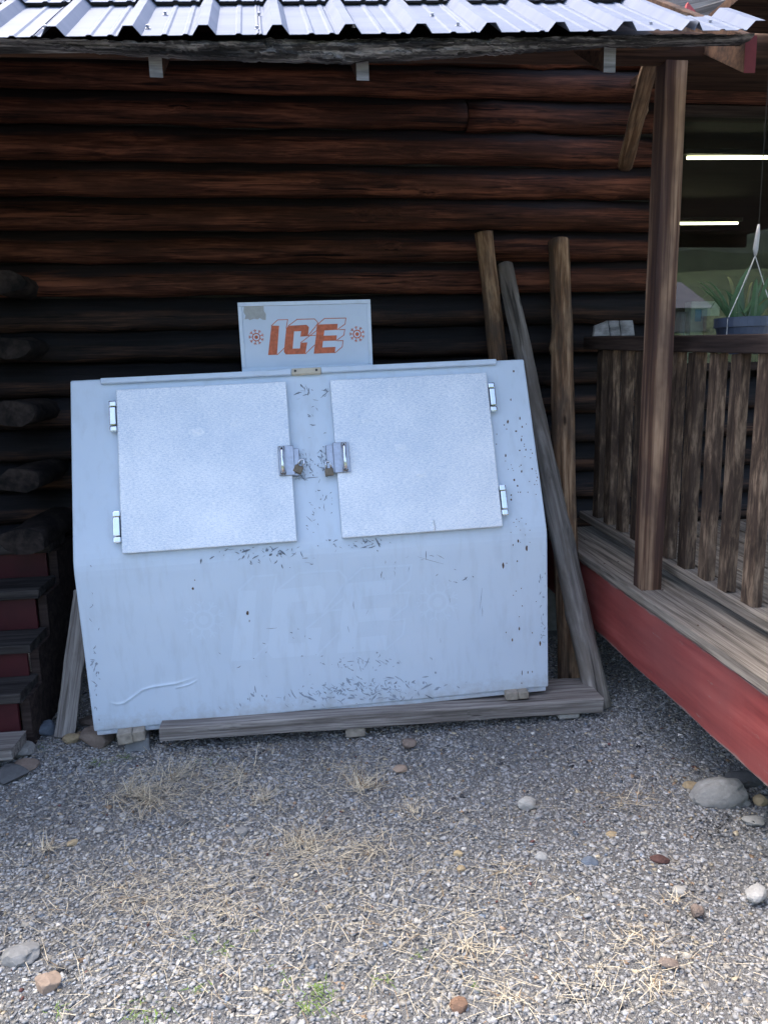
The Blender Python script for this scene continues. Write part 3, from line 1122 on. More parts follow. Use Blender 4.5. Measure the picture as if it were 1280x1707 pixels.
# top trim strips and joiner
q0, q1 = up(170, 642), up(486, 627)
t0 = up(170, 632)
q2, q3 = up(536, 625), up(826, 610)
ztr = HS
for (a, b, dy) in ((q0[0], q1[0], 0), (q2[0], q3[0], .003)):
    put('top_trim', box_mesh(a, b, ztr - .026 + dy, ztr - .001 + dy, .001, .022, .003), M['trim'], ch, SM)
jn = put('trim_joiner', box_mesh(q1[0] + .002, q2[0] - .002, ztr - .027, ztr + .001, .001, .024, .003), M['cream'], ch, SM)
for xx in (q1[0] + .018, q2[0] - .022):
    put('screw', tube([(xx, ztr - .012, .0235), (xx, ztr - .012, .0265)], .0055, 8), M['black'], jn, SM)

# the padlocks
for i, (px, py, ang, lab) in enumerate([(500, 776, -28, 'small brass padlock hanging tilted on the left door latch'), (548, 780, 4, 'small brass padlock hanging straight on the right door latch')]):
    u_, v_ = up(px, py, .045)
    P = SM @ Vector((u_, v_, .036))
    pk = thing('padlock', lab, 'padlock', P, 'padlocks on the ice chest')
    PM = SM @ Matrix.Translation((u_, v_, .036)) @ Matrix.Rotation(radians(ang), 4, 'Z') 
    put('lock_body', box_mesh(-.019, .019, -.034, .000, -.009, .009, .004, 2), M['brass'], pk, PM)
    pts = [(-.011, 0, 0)] + [(-.011 * cos(t), .020 + .011 * sin(t), 0) for t in [pi * k / 8 for k in range(9)]] + [(.011, 0, 0)]
    put('shackle', tube(pts, .0034, 8), M['chrome'], pk, PM, smooth=True)

# ---- sign on top
SGY = CY + .32
s4 = [onY(404, 620, SGY), onY(622, 608, SGY), onY(617, 496, SGY), onY(397, 503, SGY)]
gx = ((s4[1] - s4[0]) + (s4[2] - s4[3])).normalized()
gz = gx.cross(cy).normalized()
gw = ((s4[1] - s4[0]).length + (s4[2] - s4[3]).length) / 2
ghh = ((s4[3] - s4[0]).length + (s4[2] - s4[1]).length) / 2
GM = Matrix(((gx.x, gz.x, -cy.x, s4[0].x), (gx.y, gz.y, -cy.y, s4[0].y), (gx.z, gz.z, -cy.z, s4[0].z), (0, 0, 0, 1)))
lean = (s4[3] - s4[0]).dot(gx) / ghh
GM = GM @ Matrix(((1, lean * .5, 0, 0), (0, 1, 0, 0), (0, 0, 1, 0), (0, 0, 0, 1))) if False else GM @ Matrix.Rotation(-lean * .6, 4, 'Z')
GMI = GM.inverted()
sg = put('sign', box_mesh(0, gw, 0, ghh, -.028, 0, .002), M['signface'], ch, GM)
fw = .017
for (a, b, c, d_) in ((.0, gw, ghh - fw, ghh), (0, gw, 0, fw), (0, fw, fw + .001, ghh - fw - .001), (gw - fw, gw, fw + .001, ghh - fw - .001)):
    put('frame_strip', box_mesh(a, b, c, d_, .0005, .006, .0015), M['trim'], sg, GM)


def sign_pt(zx, zy):
    return plane_px(GM, GMI, 360 + zx / 4.267, 470 + zy / 4.267, 0)


def ghost_pt(zx, zy):
    x = 398 + .544 * (zx - 395)
    y = 984.5 + .56 * (zy - 310) - .045 * (x - 398)
    return lo(x, y)


FI = [(395, 310), (450, 312), (435, 518), (372, 520)]
FC = [(515, 312), (645, 305), (662, 322), (655, 384), (602, 386), (606, 350), (556, 352), (546, 474), (598, 473), (603, 432), (650, 430), (636, 512), (498, 516), (484, 497), (500, 332)]
FE = [(722, 303), (866, 298), (862, 340), (772, 345), (767, 382), (860, 380), (856, 417), (762, 420), (756, 466), (850, 462), (846, 505), (696, 510)]
OUT = [[(395, 310), (440, 270), (511, 268), (500, 330)], [(488, 470), (437, 518)], [(511, 268), (502, 318)],
       [(515, 312), (578, 266), (702, 263), (724, 288), (716, 346), (603, 432)], [(655, 384), (722, 300)], [(602, 386), (708, 380)], [(636, 512), (702, 448)],
       [(722, 303), (772, 260), (924, 257), (918, 300), (862, 340)], [(875, 340), (916, 338), (910, 378), (856, 417)], [(864, 419), (904, 417), (898, 462), (846, 505)]]


def strip2d(pts, w_):
    V, F = [], []
    for (a, b) in zip(pts, pts[1:]):
        a, b = Vector(a), Vector(b)
        d = (b - a)
        L = d.length
        d = d / max(L, 1e-6)
        nrm = Vector((-d.y, d.x)) * w_ / 2
        a2, b2 = a - d * w_ * .4, b + d * w_ * .4
        o = len(V)
        V += [a2 - nrm, b2 - nrm, b2 + nrm, a2 + nrm]
        F.append((o, o + 1, o + 2, o + 3))
    return V, F


def lettering(fn, lw, z):
    Vs, Fs = [], []
    for poly in (FI, FC, FE):
        o = len(Vs)
        Vs += [(*fn(*p), z) for p in poly]
        Fs.append(tuple(range(o, o + len(poly))[::-1]))
    k = 0
    for pl_ in OUT:
        v, f = strip2d([fn(*p) for p in pl_], lw)
        o = len(Vs)
        Vs += [(p.x, p.y, z + .0001 + .00002 * (k + j // 4)) for j, p in enumerate(v)]
        Fs += [tuple(i + o for i in q) for q in f]
        k += 5
    return Vs, Fs


def flake(fn, c, R, z, arms=9):
    Vs, Fs = [], []
    cxy = Vector(fn(*c))
    rx = (Vector(fn(c[0] + R, c[1])) - cxy).length
    zz = [0.0]
    def add(v, f):
        o = len(Vs)
        zz[0] += .00002
        Vs.extend([(p[0], p[1], z + zz[0]) for p in v])
        Fs.extend([tuple(i + o for i in q) for q in f])
    def disc(r0, r1, n=24):
        v = [(cxy.x + r * cos(2 * pi * k / n), cxy.y + r * sin(2 * pi * k / n)) for r in (r0, r1) for k in range(n)]
        add(v, [(k, (k + 1) % n, n + (k + 1) % n, n + k) for k in range(n)])
    disc(.01 * rx, .24 * rx)
    disc(.42 * rx, .55 * rx)
    for k in range(arms):
        t = 2 * pi * k / arms + .3
        d = Vector((cos(t), sin(t)))
        add(*strip2d([cxy + d * rx * .58, cxy + d * rx], rx * .085))
        for s in (-1, 1):
            e = Vector((cos(t + s * .75), sin(t + s * .75)))
            add(*strip2d([cxy + d * rx * .74, cxy + d * rx * .74 + e * rx * .26], rx * .075))
    return Vs, Fs


put('lettering', lettering(sign_pt, .0032, .0006), M['orange'], sg, GM)
for c in ((288, 393), (1004, 371)):
    put('snowflake', flake(sign_pt, c, 54, .0006), M['orange'], sg, GM)
pp = [(200, 175), (235, 170), (340, 168), (342, 205), (356, 230), (355, 270), (330, 268), (312, 256), (300, 266), (270, 262), (240, 272), (230, 262), (205, 266), (212, 240), (198, 215)]
put('peeled_patch', ([(*sign_pt(*p), .0005) for p in pp], [tuple(range(len(pp)))[::-1]]), M['patch'], sg, GM)
def to_body(vf):        # lower-face coordinates -> the body's own coordinates, so the paint texture runs through
    return [(p[0], -p[2], p[1]) for p in vf[0]], vf[1]


put('faded_lettering', to_body(lettering(ghost_pt, .009, .0005)), M['ghost'], ch, CM)
for c in ((288, 393), (1004, 371)):
    put('faded_snowflake', to_body(flake(ghost_pt, c, 62, .0005)), M['ghost'], ch, CM)

# ---- crease ridge on the lower front
cr = [(183, 1171), (195, 1174), (207, 1172), (222, 1162), (237, 1150), (255, 1145), (275, 1142), (295, 1139), (312, 1134), (330, 1127)]


def ridge(pxs, hmax, wid, fn=lo, z0=0.0):
    P = [Vector(fn(*p)) for p in pxs]
    # resample
    R = []
    for a, b in zip(P, P[1:]):
        for k in range(5):
            R.append(a.lerp(b, k / 5))
    R.append(P[-1])
    V, F = [], []
    nc = 11
    N = len(R)
    for i, p in enumerate(R):
        d = (R[min(i + 1, N - 1)] - R[max(i - 1, 0)]).normalized()
        nn = Vector((-d.y, d.x))
        t = i / (N - 1)
        hh = hmax * min(1, 6 * t, 4 * (1 - t))
        for k in range(nc):
            s = (k / (nc - 1) - .5) * 2
            q = p + nn * s * wid
            V.append((q.x, q.y, z0 + .0003 + hh * math.exp(-(s / .38) ** 2) - (.0002 if abs(s) == 1 else 0)))
    for i in range(N - 1):
        for k in range(nc - 1):
            F.append((i * nc + k, (i + 1) * nc + k, (i + 1) * nc + k + 1, i * nc + k + 1))
    return V, F


put('crease', to_body(ridge(cr, .0035, .013)), M['chest'], ch, CM, smooth=True)
put('crease', to_body(ridge([(292, 1147), (305, 1144), (318, 1140), (330, 1133)], .0035, .010)), M['chest'], ch, CM, smooth=True)

# dents pushed into the door skins
upd = lambda x, y: up(x, y, DT)
put('dent', ridge([(721, 866), (722, 873), (724, 880), (723, 885)], .006, .010, upd, DT), M['stucco'], doors[1][0], SM, smooth=True)
for (dx_, dy_, di) in ((330, 720, 0), (390, 705, 0), (668, 745, 1), (700, 790, 1), (612, 700, 1)):
    put('dent', ridge([(dx_ - 9, dy_ + 2), (dx_ - 3, dy_), (dx_ + 4, dy_ + 1), (dx_ + 9, dy_ - 2)], .0016, .016, upd, DT), M['stucco'], doors[di][0], SM, smooth=True)

# ---- rust spots and scuffs
sp3 = [(865, 192, 8, 12), (842, 425, 6, 12), (817, 607, 9, 18), (788, 633, 6, 7), (808, 667, 5, 6), (727, 707, 5, 5), (916, 578, 6, 16), (968, 625, 5, 5), (935, 648, 7, 11), (885, 683, 11, 8), (932, 725, 5, 5), (928, 755, 6, 17), (953, 790, 5, 5), (953, 808, 5, 5), (965, 835, 6, 11), (914, 842, 7, 8), (1005, 835, 5, 6), (1018, 865, 5, 6), (800, 884, 8, 15), (957, 893, 5, 5), (1004, 902, 5, 5), (798, 928, 5, 5), (925, 963, 6, 6), (845, 960, 4, 4), (854, 990, 4, 4), (863, 1006, 4, 4), (820, 996, 4, 4), (1016, 993, 6, 9), (930, 1014, 8, 13), (914, 974, 4, 4), (1047, 1010, 4, 5), (1052, 1030, 4, 4), (1060, 1062, 5, 9), (870, 1083, 9, 12), (995, 1096, 5, 5), (1052, 1090, 5, 5), (897, 1132, 8, 9), (1037, 1122, 5, 5), (1058, 1120, 4, 4), (902, 1184, 5, 6), (920, 1184, 6, 7), (982, 1184, 5, 5), (1048, 1202, 5, 5), (845, 1208, 8, 8), (845, 1246, 8, 12), (724, 790, 6, 5), (930, 1398, 5, 5), (888, 1407, 5, 5), (866, 1432, 5, 5), (910, 1426, 4, 4), (965, 1445, 5, 5), (886, 1467, 4, 4), (920, 1495, 5, 4), (998, 1496, 4, 5), (842, 1514, 4, 4), (960, 1535, 4, 4), (902, 1585, 8, 15), (860, 1617, 5, 10), (920, 1595, 4, 4), (972, 1645, 10, 28), (998, 1595, 4, 4)]
sp5 = [(1042, 230, 4, 6), (970, 252, 6, 18), (988, 240, 3, 3), (1062, 368, 3, 3), (1036, 382, 3, 3), (1022, 403, 3, 3), (1138, 435, 3, 3), (1067, 457, 3, 4), (1052, 512, 3, 3), (1052, 573, 4, 12), (985, 592, 3, 5), (1017, 630, 4, 10), (1118, 594, 3, 5), (1158, 648, 5, 15), (1066, 797, 2, 16), (1096, 795, 3, 9), (1118, 792, 2, 6), (1064, 850, 3, 5)]
spots = [(680 + a * .2031, 580 + b * .2031, c * .2031, d * .2031) for a, b, c, d in sp3] + [(520 + a * .328, 860 + b * .328, c * .328, d * .328) for a, b, c, d in sp5]
spots += [(413, 1022, 2.8, 4.6), (322, 981, 2.2, 2.8), (416, 1035, .9, 2.5), (325, 967, 1.2, 1.2)]


def blob(fn, px, py, rx, ry, z, seed, n=9):
    rs = random.Random(seed)
    pts = [fn(px + rx * cos(2 * pi * k / n) * rs.uniform(.8, 1.15), py + ry * sin(2 * pi * k / n) * rs.uniform(.8, 1.15)) for k in range(n)]
    return [(*p, z) for p in pts]


VU, FU, VL, FL = [], [], [], []
for i, (px, py, rx, ry) in enumerate(spots):
    hi = up(px, py)[1] > .004 + ry * .003
    V, F = (VU, FU) if hi else (VL, FL)
    o = len(V)
    v = blob(up if hi else lo, px, py, max(rx * .85, .7), max(ry * .85, .7), .0007, i)
    V += v
    F.append(tuple(range(o + len(v) - 1, o - 1, -1)))
tag(put('rust_spots', (VU, FU), M['rust'], ch, SM), None, kind='stuff')
tag(put('rust_spots', (VL, FL), M['rust'], ch, LM), None, kind='stuff')


def scuffs(mat, clusters, upper, name, zoff):
    V, F = [], []
    rs = random.Random(len(clusters) + (3 if upper else 8))
    fn = up if upper else lo
    for (cx_, cy_, sx, sy, n, lmin, lmax, ang, wd) in clusters:
        for _ in range(n):
            px, py = rs.gauss(cx_, sx), rs.gauss(cy_, sy)
            v = up(px, py)[1]
            if (v < .008) == upper:
                continue
            if not upper and lo(px, py)[1] < .01:
                continue
            skip = False
            for (_, x0, x1, y0, y1) in doors:
                u_ = up(px, py)
                if upper and x0 - .01 < u_[0] < x1 + .01 and y0 - .01 < u_[1] < y1 + .01:
                    skip = True
            if skip:
                continue
            L = rs.uniform(lmin, lmax) * math.exp(rs.gauss(0, .45))
            a = radians(ang + rs.gauss(0, 40 if ang != 90 else 7))
            w_ = rs.uniform(.5, 1.0) * wd * math.exp(rs.gauss(0, .45))
            p = [(px + L * (t - .5) * cos(a) + rs.gauss(0, .5), py + L * (t - .5) * sin(a) + rs.gauss(0, .5)) for t in (0, .5, 1)]
            nn = (-sin(a), cos(a))
            o = len(V)
            for (q, ww) in zip(p, (.3, 1, .35)):
                for s in (-1, 1):
                    V.append((*fn(q[0] + nn[0] * s * w_ * ww, q[1] + nn[1] * s * w_ * ww), zoff + rs.uniform(0, .0003)))
            F += [(o, o + 1, o + 3, o + 2), (o + 2, o + 3, o + 5, o + 4)]
    tag(put(name, (V, F), mat, ch, SM if upper else LM), None, kind='stuff')


scuffs(M['scuff'], [(507, 770, 9, 12, 40, 2, 6, 60, .7), (540, 768, 7, 12, 36, 2, 6, 60, .7), (525, 775, 14, 9, 20, 2, 5, 30, .6), (530, 840, 14, 28, 30, 2, 6, 70, .8), (600, 903, 28, 5, 34, 3, 8, 10, .8),
                    (420, 914, 45, 4, 26, 3, 8, -20, .9), (495, 652, 10, 5, 12, 6, 14, 5, .7), (540, 652, 8, 4, 8, 6, 12, -15, .7), (508, 796, 8, 3, 10, 6, 12, 0, .6), (525, 700, 12, 30, 12, 2, 7, 20, .6)], True, 'scuff_marks', .0008)
scuffs(M['scuff'], [(600, 908, 26, 5, 26, 3, 8, 10, .8), (430, 922, 50, 9, 40, 3, 9, -20, .9), (645, 948, 18, 12, 8, 4, 16, 90, .5), (660, 1010, 60, 30, 6, 4, 24, 90, .4), (610, 1150, 45, 12, 24, 2, 6, 20, .6), (470, 1060, 60, 25, 14, 2, 6, 60, .5),
                    (720, 930, 20, 6, 6, 8, 20, 5, .5), (770, 965, 14, 4, 10, 3, 7, 10, .6), (470, 935, 30, 10, 16, 3, 9, 30, .8)], False, 'scuff_marks', .0008)
scuffs(M['greyscuff'], [(620, 1147, 55, 11, 130, 3, 8, 20, 1.3), (600, 1105, 40, 7, 40, 3, 7, 20, 1.0), (560, 1160, 50, 6, 40, 4, 9, 0, 1.2), (470, 1165, 60, 12, 24, 3, 8, 60, 1.0), (160, 1130, 4, 35, 18, 3, 7, 80, 1.0), (905, 1000, 4, 60, 22, 3, 7, 80, .9), (155, 1060, 3, 50, 12, 3, 6, 80, 1.0)], False, 'worn_patches', .0007)

# ================================================================ POLES
def pole(name, lab, pts, radii, mat, seed, knots):
    a, b = Vector(pts[0]), Vector(pts[-1])
    t = thing(name, lab, 'pole', a, 'poles leaning on the log wall')
    put('shaft', log_mesh((b - a).length, radii[0], radii[1], n=18, nseg=60, rough=.008, bend=.03, seed=seed, knots=knots), mat, t, frame(a, b - a))


pt1 = onY(803, 388, 4.20)
pole('leaning_pole', 'short brown pole standing behind the chest, leftmost of three', [onY(884, 1085, 3.98), pt1], (.056, .048), M['pole_brown'], 81, 6)
g = onZ(1004, 1182)
pole('leaning_pole', 'thin grey weathered pole slanting past the chest corner to the gravel', [g + Vector((0, .03, -.01)), onY(838, 443, 4.22)], (.062, .043), M['pole_grey'], 82, 9)
g = onZ(951, 1138)
pole('leaning_pole', 'upright brown pole, rightmost of three beside the deck', [g + Vector((0, .03, -.01)), onY(934, 402, 4.20)], (.066, .056), M['pole_brown'], 83, 7)

# prop board at the left of the chest
g0 = onZ(109, 1229)
tp = onY(141, 985, 3.55)
pr = thing('prop_board', 'grey weathered board propped against the left side of the chest', 'board', g0)
put('board', beam_mesh((tp - g0).length, .088, .042, 22, .005, .004, 91, chip=.012), M['greywood'], pr, frame(g0, tp - g0, (0, 1, 0)))

# timber under the chest
tl_, tr_ = onY(267, 1225, 3.13), onY(1006, 1176, 3.13)
tb = thing('timber_plank', 'long grey weathered plank lying under the ice chest', 'plank', (tl_ + tr_) / 2)
put('board', beam_mesh((tr_ - tl_).length, .26, .068, 40, .006, .006, 92, chip=.010), M['greywood'], tb, frame(tl_ + Vector((0, .13, 0)), tr_ - tl_))


def block(name, lab, c, sx, sy, sz, mat, rotz=0.0, split=False, group='packing blocks under the chest', tilt=0.0):
    t = thing(name, lab, 'block', (c[0], c[1], c[2] - sz / 2), group)
    Mx = Matrix.Translation(c) @ Matrix.Rotation(rotz, 4, 'Z') @ Matrix.Rotation(tilt, 4, 'Y')
    if split:
        put('piece', box_mesh(-sx / 2, .05 * sx, -sy / 2, sy / 2, -sz / 2, sz / 2, .004), mat, t, Mx)
        put('piece', box_mesh(.06 * sx, sx / 2, -sy / 2, sy / 2, -sz / 2 + .002, sz / 2 - .002, .004), mat, t, Mx)
    else:
        put('piece', box_mesh(-sx / 2, sx / 2, -sy / 2, sy / 2, -sz / 2, sz / 2, .006), mat, t, Mx)


c = onY(217, 1227, 3.17)
block('wood_block', 'split pale wood block under the left end of the chest', (c.x, 3.24, c.z), .115, .18, .052, M['block'], .1, True, tilt=-.08)
c2 = onY(224, 1246, 3.17)
block('concrete_block', 'grey concrete block below the left wood block', (c2.x, 3.26, GZ + .022), .10, .16, .06, M['concrete'], .15)
c = onY(863, 1159, 3.17)
block('wood_block', 'split pale wood block between plank and right end of chest', (c.x, 3.24, c.z), .105, .16, .038, M['block'], -.05, True, tilt=-.03)
c = onY(593, 1222, 3.14)
block('wood_block', 'small pale block under the middle of the long plank', (c.x, 3.22, c.z), .088, .16, .045, M['block'])
c = onY(950, 1195, 3.13)
block('flat_stone', 'flat pale stone under the right end of the long plank', (c.x, 3.22, c.z), .10, .16, .034, STONE['pale'])

# ================================================================ THINGS AT THE WINDOW AND RAILING
for i, (px0, px1, py, Y, lab) in enumerate([(1145, 1420, 263, 5.0, 'long lit fluorescent tube nearest the shop window'), (1096, 1229, 373, 6.9, 'shorter lit fluorescent tube deeper inside the shop')]):
    a, b = onY(px0, py, Y), onY(px1, py - 1, Y)
    t = thing('fluorescent_light', lab, 'light', (a + b) / 2, 'fluorescent lights in the shop')
    put('tube', tube([a, b], .011, 10), M['tube'], t, smooth=True)
    put('fixture', box_mesh(a.x - .03, b.x + .03, Y - .03, Y + .03, a.z + .018, a.z + .05), M['interior'], t)
SHY = 4.50
sz_ = WINZ0 + .02
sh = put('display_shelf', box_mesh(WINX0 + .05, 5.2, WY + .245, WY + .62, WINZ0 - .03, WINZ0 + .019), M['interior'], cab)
# jar
p = onY(1137, 548, 4.66)
j = thing('glass_jar', 'round glass jar on the window shelf beside the post', 'jar', (p.x, 4.66, sz_))
prof = [(.0, 0), (.055, 0), (.062, .02), (.062, .11), (.042, .135), (.042, .155), (.0, .156)]
V, F = [], []
n = 18
for r_, z_ in prof:
    V += [(r_ * cos(2 * pi * k / n), r_ * sin(2 * pi * k / n), z_) for k in range(n)]
for i in range(len(prof) - 1):
    F += [(i * n + k, i * n + (k + 1) % n, (i + 1) * n + (k + 1) % n, (i + 1) * n + k) for k in range(n)]
hz_ = onY(1137, 520, 4.66).z - sz_
put('jar_body', (V, F), M['jar'], j, Matrix.Translation((p.x, 4.66, sz_)) @ Matrix.Diagonal((1, 1, max(.6, hz_ / .156), 1)), smooth=True)
a, b = onY(1150, 541, 4.60), onY(1200, 502, 4.60)
fr = thing('card_box', 'pale green and blue printed box on the window shelf', 'box', (a.x, 4.6, sz_))
put('carton', box_mesh(a.x, b.x, 4.60, 4.68, sz_, b.z, .003), M['shelfstuff'], fr)
a, b = onY(1157, 536, 4.60), onY(1168, 516, 4.60)
put('blue_panel', box_mesh(a.x, b.x, 4.594, 4.599, a.z, b.z), M['cyan'], fr)
a, b = onY(1168, 532, 4.60), onY(1183, 516, 4.60)
put('grey_panel', box_mesh(a.x, b.x, 4.594, 4.599, a.z, b.z), M['dullmetal'], fr)
a, b = onY(1164, 560, 4.58), onY(1200, 528, 4.58)
bk = thing('wicker_basket', 'small brown wicker basket in front of the printed box', 'basket', ((a.x + b.x) / 2, 4.56, sz_))
V, F = [], []
n = 20
bh = max(.06, b.z - sz_)
for q in range(9):
    r_ = (b.x - a.x) / 2 * (.82 + .2 * q / 8) * (1 + .05 * (q % 2))
    V += [((a.x + b.x) / 2 + r_ * cos(2 * pi * k / n) * (1 + .03 * ((k + q) % 2)), 4.53 + .6 * r_ * sin(2 * pi * k / n), sz_ + bh * q / 8) for k in range(n)]
for q in range(8):
    F += [(q * n + k, q * n + (k + 1) % n, (q + 1) * n + (k + 1) % n, (q + 1) * n + k) for k in range(n)]
F.append(tuple(range(n)))
put('weave', (V, F), M['brownstuff'], bk)

# hanging pot
PY = 3.30
a, b = onY(1196, 530, PY), onY(1283, 527, PY)
pr_ = (b.x - a.x) / 2
pc = Vector(((a.x + b.x) / 2, PY, 0))
ptop = onY(1240, 530, PY).z
hp = thing('hanging_pot', 'blue plastic hanging pot with broad green leaves behind the railing', 'plant pot', (pc.x, PY, ptop - .16))
prof = [(.0, -.16), (.68, -.16), (.93, -.045), (.935, -.043), (1.0, -.042), (1.0, 0), (.93, 0), (.90, -.02), (0, -.022)]
V, F = [], []
n = 28
for r_, z_ in prof:
    V += [(pc.x + pr_ * r_ * cos(2 * pi * k / n), PY + pr_ * r_ * sin(2 * pi * k / n), ptop + z_) for k in range(n)]
for i in range(len(prof) - 1):
    F += [(i * n + k, i * n + (k + 1) % n, (i + 1) * n + (k + 1) % n, (i + 1) * n + k) for k in range(n)]
put('pot', (V, F), M['bluepot'], hp, smooth=False)
hk = onY(1258, 426, PY)
ht = onY(1264, 374, PY)
put('hanger_hook', tube([hk, hk.lerp(ht, .2) + Vector((-.002, 0, 0)), hk.lerp(ht, .7), ht], [.006, .012, .010, .005], 8), M['whiteplastic'], hp, smooth=True)
for k in range(3):
    t = 2 * pi * k / 3 + 3.6
    e = Vector((pc.x + pr_ * cos(t), PY + pr_ * sin(t), ptop - .01))
    put('hanger_wire', tube([hk, hk.lerp(e, .5) + Vector((0, 0, -.006)), e, e + Vector((0, 0, -.07))], .0022, 6), M['whiteplastic'], hp)
put('hanger_cord', tube([ht, Vector((ht.x, PY, 3.04))], .0018, 5), M['black'], hp)


def blade(base, tip, w_, bendv, n=8):
    V, F = [], []
    base, tip = Vector(base), Vector(tip)
    for i in range(n + 1):
        t = i / n
        p = base.lerp(tip, t) + Vector(bendv) * (4 * t * (1 - t))
        ww = w_ * (1 - t) ** .6 * (.6 + .4 * min(1, t * 4))
        for s, dd in ((-1, 0), (0, -.35), (1, 0)):
            V.append(p + Vector((s * ww, dd * ww, 0)))
    for i in range(n):
        for k in range(2):
            F.append((i * 3 + k, i * 3 + k + 1, (i + 1) * 3 + k + 1, (i + 1) * 3 + k))
    return V, F


bp = Vector((pc.x, PY, ptop - .02))
for tgt, w_, bv, mt in [((1252, 440, PY + .02), .034, (-.03, 0, 0), 'leaf'), ((1236, 470, PY - .03), .026, (-.02, 0, 0), 'leaf'), ((1228, 485, PY + .05), .016, (-.01, 0, .01), 'leaf'), ((1272, 455, PY + .05), .016, (.02, 0, 0), 'leaf')]:
    put('leaf', blade(bp + Vector((random.uniform(-.05, .01), 0, 0)), onY(*tgt), w_, bv), M[mt], hp)
for tgt, bv, mt in [((1168, 500, PY), (0, 0, .09), 'leaf'), ((1300, 500, PY - .1), (0, 0, .05), 'leafyellow'), ((1225, 522, PY - .14), (0, 0, .02), 'leafyellow'), ((1300, 470, PY), (0, 0, .06), 'leaf'), ((1180, 520, PY + .1), (0, 0, .1), 'leaf')]:
    put('leaf', blade(bp + Vector((.02, 0, 0)), onY(*tgt), .006, bv), M[mt], hp)

for k in range(14):
    a_ = random.uniform(0, 2 * pi)
    L_ = random.uniform(.10, .24)
    tip = bp + Vector((cos(a_) * L_ * .9 - .03, sin(a_) * L_ * .5, random.uniform(.04, .22)))
    put('leaf', blade(bp + Vector((cos(a_) * .05, sin(a_) * .05, 0)), tip, random.uniform(.010, .020), (0, 0, random.uniform(.02, .06))), M['leaf'] if k % 7 else M['leafyellow'], hp)
# pale board scrap on the far rail
a, b = onY(988, 556, 4.06), onY(1058, 534, 4.06)
bs = thing('painted_board', 'peeling white board scrap with dark gaps on the far railing', 'board', (a.x, 4.06, a.z))
xs_ = [a.x, a.x + (b.x - a.x) * .40, a.x + (b.x - a.x) * .66, b.x]
for i in range(3):
    x0, x1 = xs_[i] + .002, xs_[i + 1] - .004
    tl = .0 if i else -.025
    sk = .012
    z0_, z1_ = tz(4.06) + .040, b.z
    v = [(x0, 4.05, z0_), (x1, 4.05, z0_), (x1 - sk, 4.055, z1_), (x0 - sk + (.02 if i == 0 else 0), 4.055, z1_ + tl), (x0, 4.075, z0_), (x1, 4.075, z0_), (x1 - sk, 4.08, z1_), (x0 - sk + (.02 if i == 0 else 0), 4.08, z1_ + tl)]
    put('slat', (v, [(0, 1, 2, 3), (7, 6, 5, 4), (0, 4, 5, 1), (1, 5, 6, 2), (2, 6, 7, 3), (3, 7, 4, 0)]), M['peel'], bs)

# ================================================================ STONES
RK = [  # px, py(base), width px, height px, colour, label
    (1215, 1352, 96, 78, 'grey', 'large pale grey boulder beside the red deck beam'),
    (1247, 1318, 62, 40, 'dark', 'dark grey rock under the red beam behind the boulder'),
    (1158, 1322, 32, 22, 'tan', 'yellowish stone touching the left of the boulder'),
    (880, 1353, 32, 34, 'pale', 'pale angular chunk on the gravel right of centre'),
    (27, 1614, 62, 44, 'grey', 'smooth pale grey stone at the left edge, lower corner'),
    (77, 1660, 46, 40, 'orange', 'flat orange-tan stone near the lower left corner'),
    (767, 1692, 36, 30, 'rust', 'rusty brown stone at the bottom edge'),
    (1103, 1443, 32, 20, 'maroon', 'dark maroon stone on the gravel at right'),
    (1022, 1400, 24, 17, 'tan', 'small yellow-tan stone right of centre'),
    (684, 1250, 30, 24, 'brown', 'tan-brown stone just in front of the long plank'),
    (668, 1289, 26, 14, 'orange', 'flat orange-brown chip in front of the plank'),
    (986, 1446, 32, 16, 'slate', 'blue-grey slate chip on the gravel'),
    (1166, 1532, 28, 26, 'brown', 'brown stone at lower right beside dry grass'),
    (1137, 1496, 30, 20, 'pale', 'pale cream stone at lower right above a grass tuft'),
    (1118, 1618, 36, 20, 'brown', 'flat brown stone low in the right corner area'),
    (1266, 1508, 40, 36, 'white', 'whitish broken stone at the right edge'),
    (905, 1438, 24, 19, 'white', 'white stone with straw around it right of centre'),
    (1262, 1379, 34, 22, 'pale', 'cream stone at the right edge below the boulder'),
    (1244, 1346, 22, 22, 'grey', 'rounded grey pebble just below the boulder'),
    (1272, 1345, 26, 28, 'tan', 'tan rounded stone at the right edge below the beam'),
    (72, 1229, 44, 32, 'slate', 'blue-grey angular rock left of the prop board'),
    (14, 1244, 54, 36, 'dark', 'dark rock at the left edge below the stairs'),
    (26, 1268, 58, 28, 'grey', 'flat grey rock at the left edge, second in the pile'),
    (36, 1290, 44, 24, 'brown', 'flat brown rock in the pile at the left edge'),
    (12, 1310, 62, 36, 'dark', 'lowest dark rock of the pile at the left edge'),
    (36, 1203, 26, 24, 'tan', 'round tan cobble at the foot of the stairs'),
    (158, 1248, 62, 48, 'brown', 'brownish block-like rock under the chest corner'),
    (116, 1241, 34, 17, 'tan', 'flat tan stone at the foot of the prop board'),
    (146, 1211, 34, 20, 'brown', 'brown rock behind the chest corner'),
    (205, 1364, 14, 11, 'pale', 'small pale stone below the straw at left'),
    (330 * .5, 1390, 18, 12, 'white', 'small white stone on the dark gravel at left'),
    (120, 1412, 18, 14, 'tan', 'small tan stone left of centre'),
    (402, 1395, 26, 15, 'grey', 'flat grey stone in the straw left of centre'),
    (305, 1378, 20, 14, 'dark', 'dark slate chip on the gravel left of centre'),
    (770, 1456, 16, 22, 'tan', 'tan oval pebble standing near the centre right'),
    (765, 1432, 18, 18, 'tan', 'pale tan chip just above the oval pebble'),
    (955, 1508, 14, 13, 'pale', 'round cream pebble at lower centre right'),
]
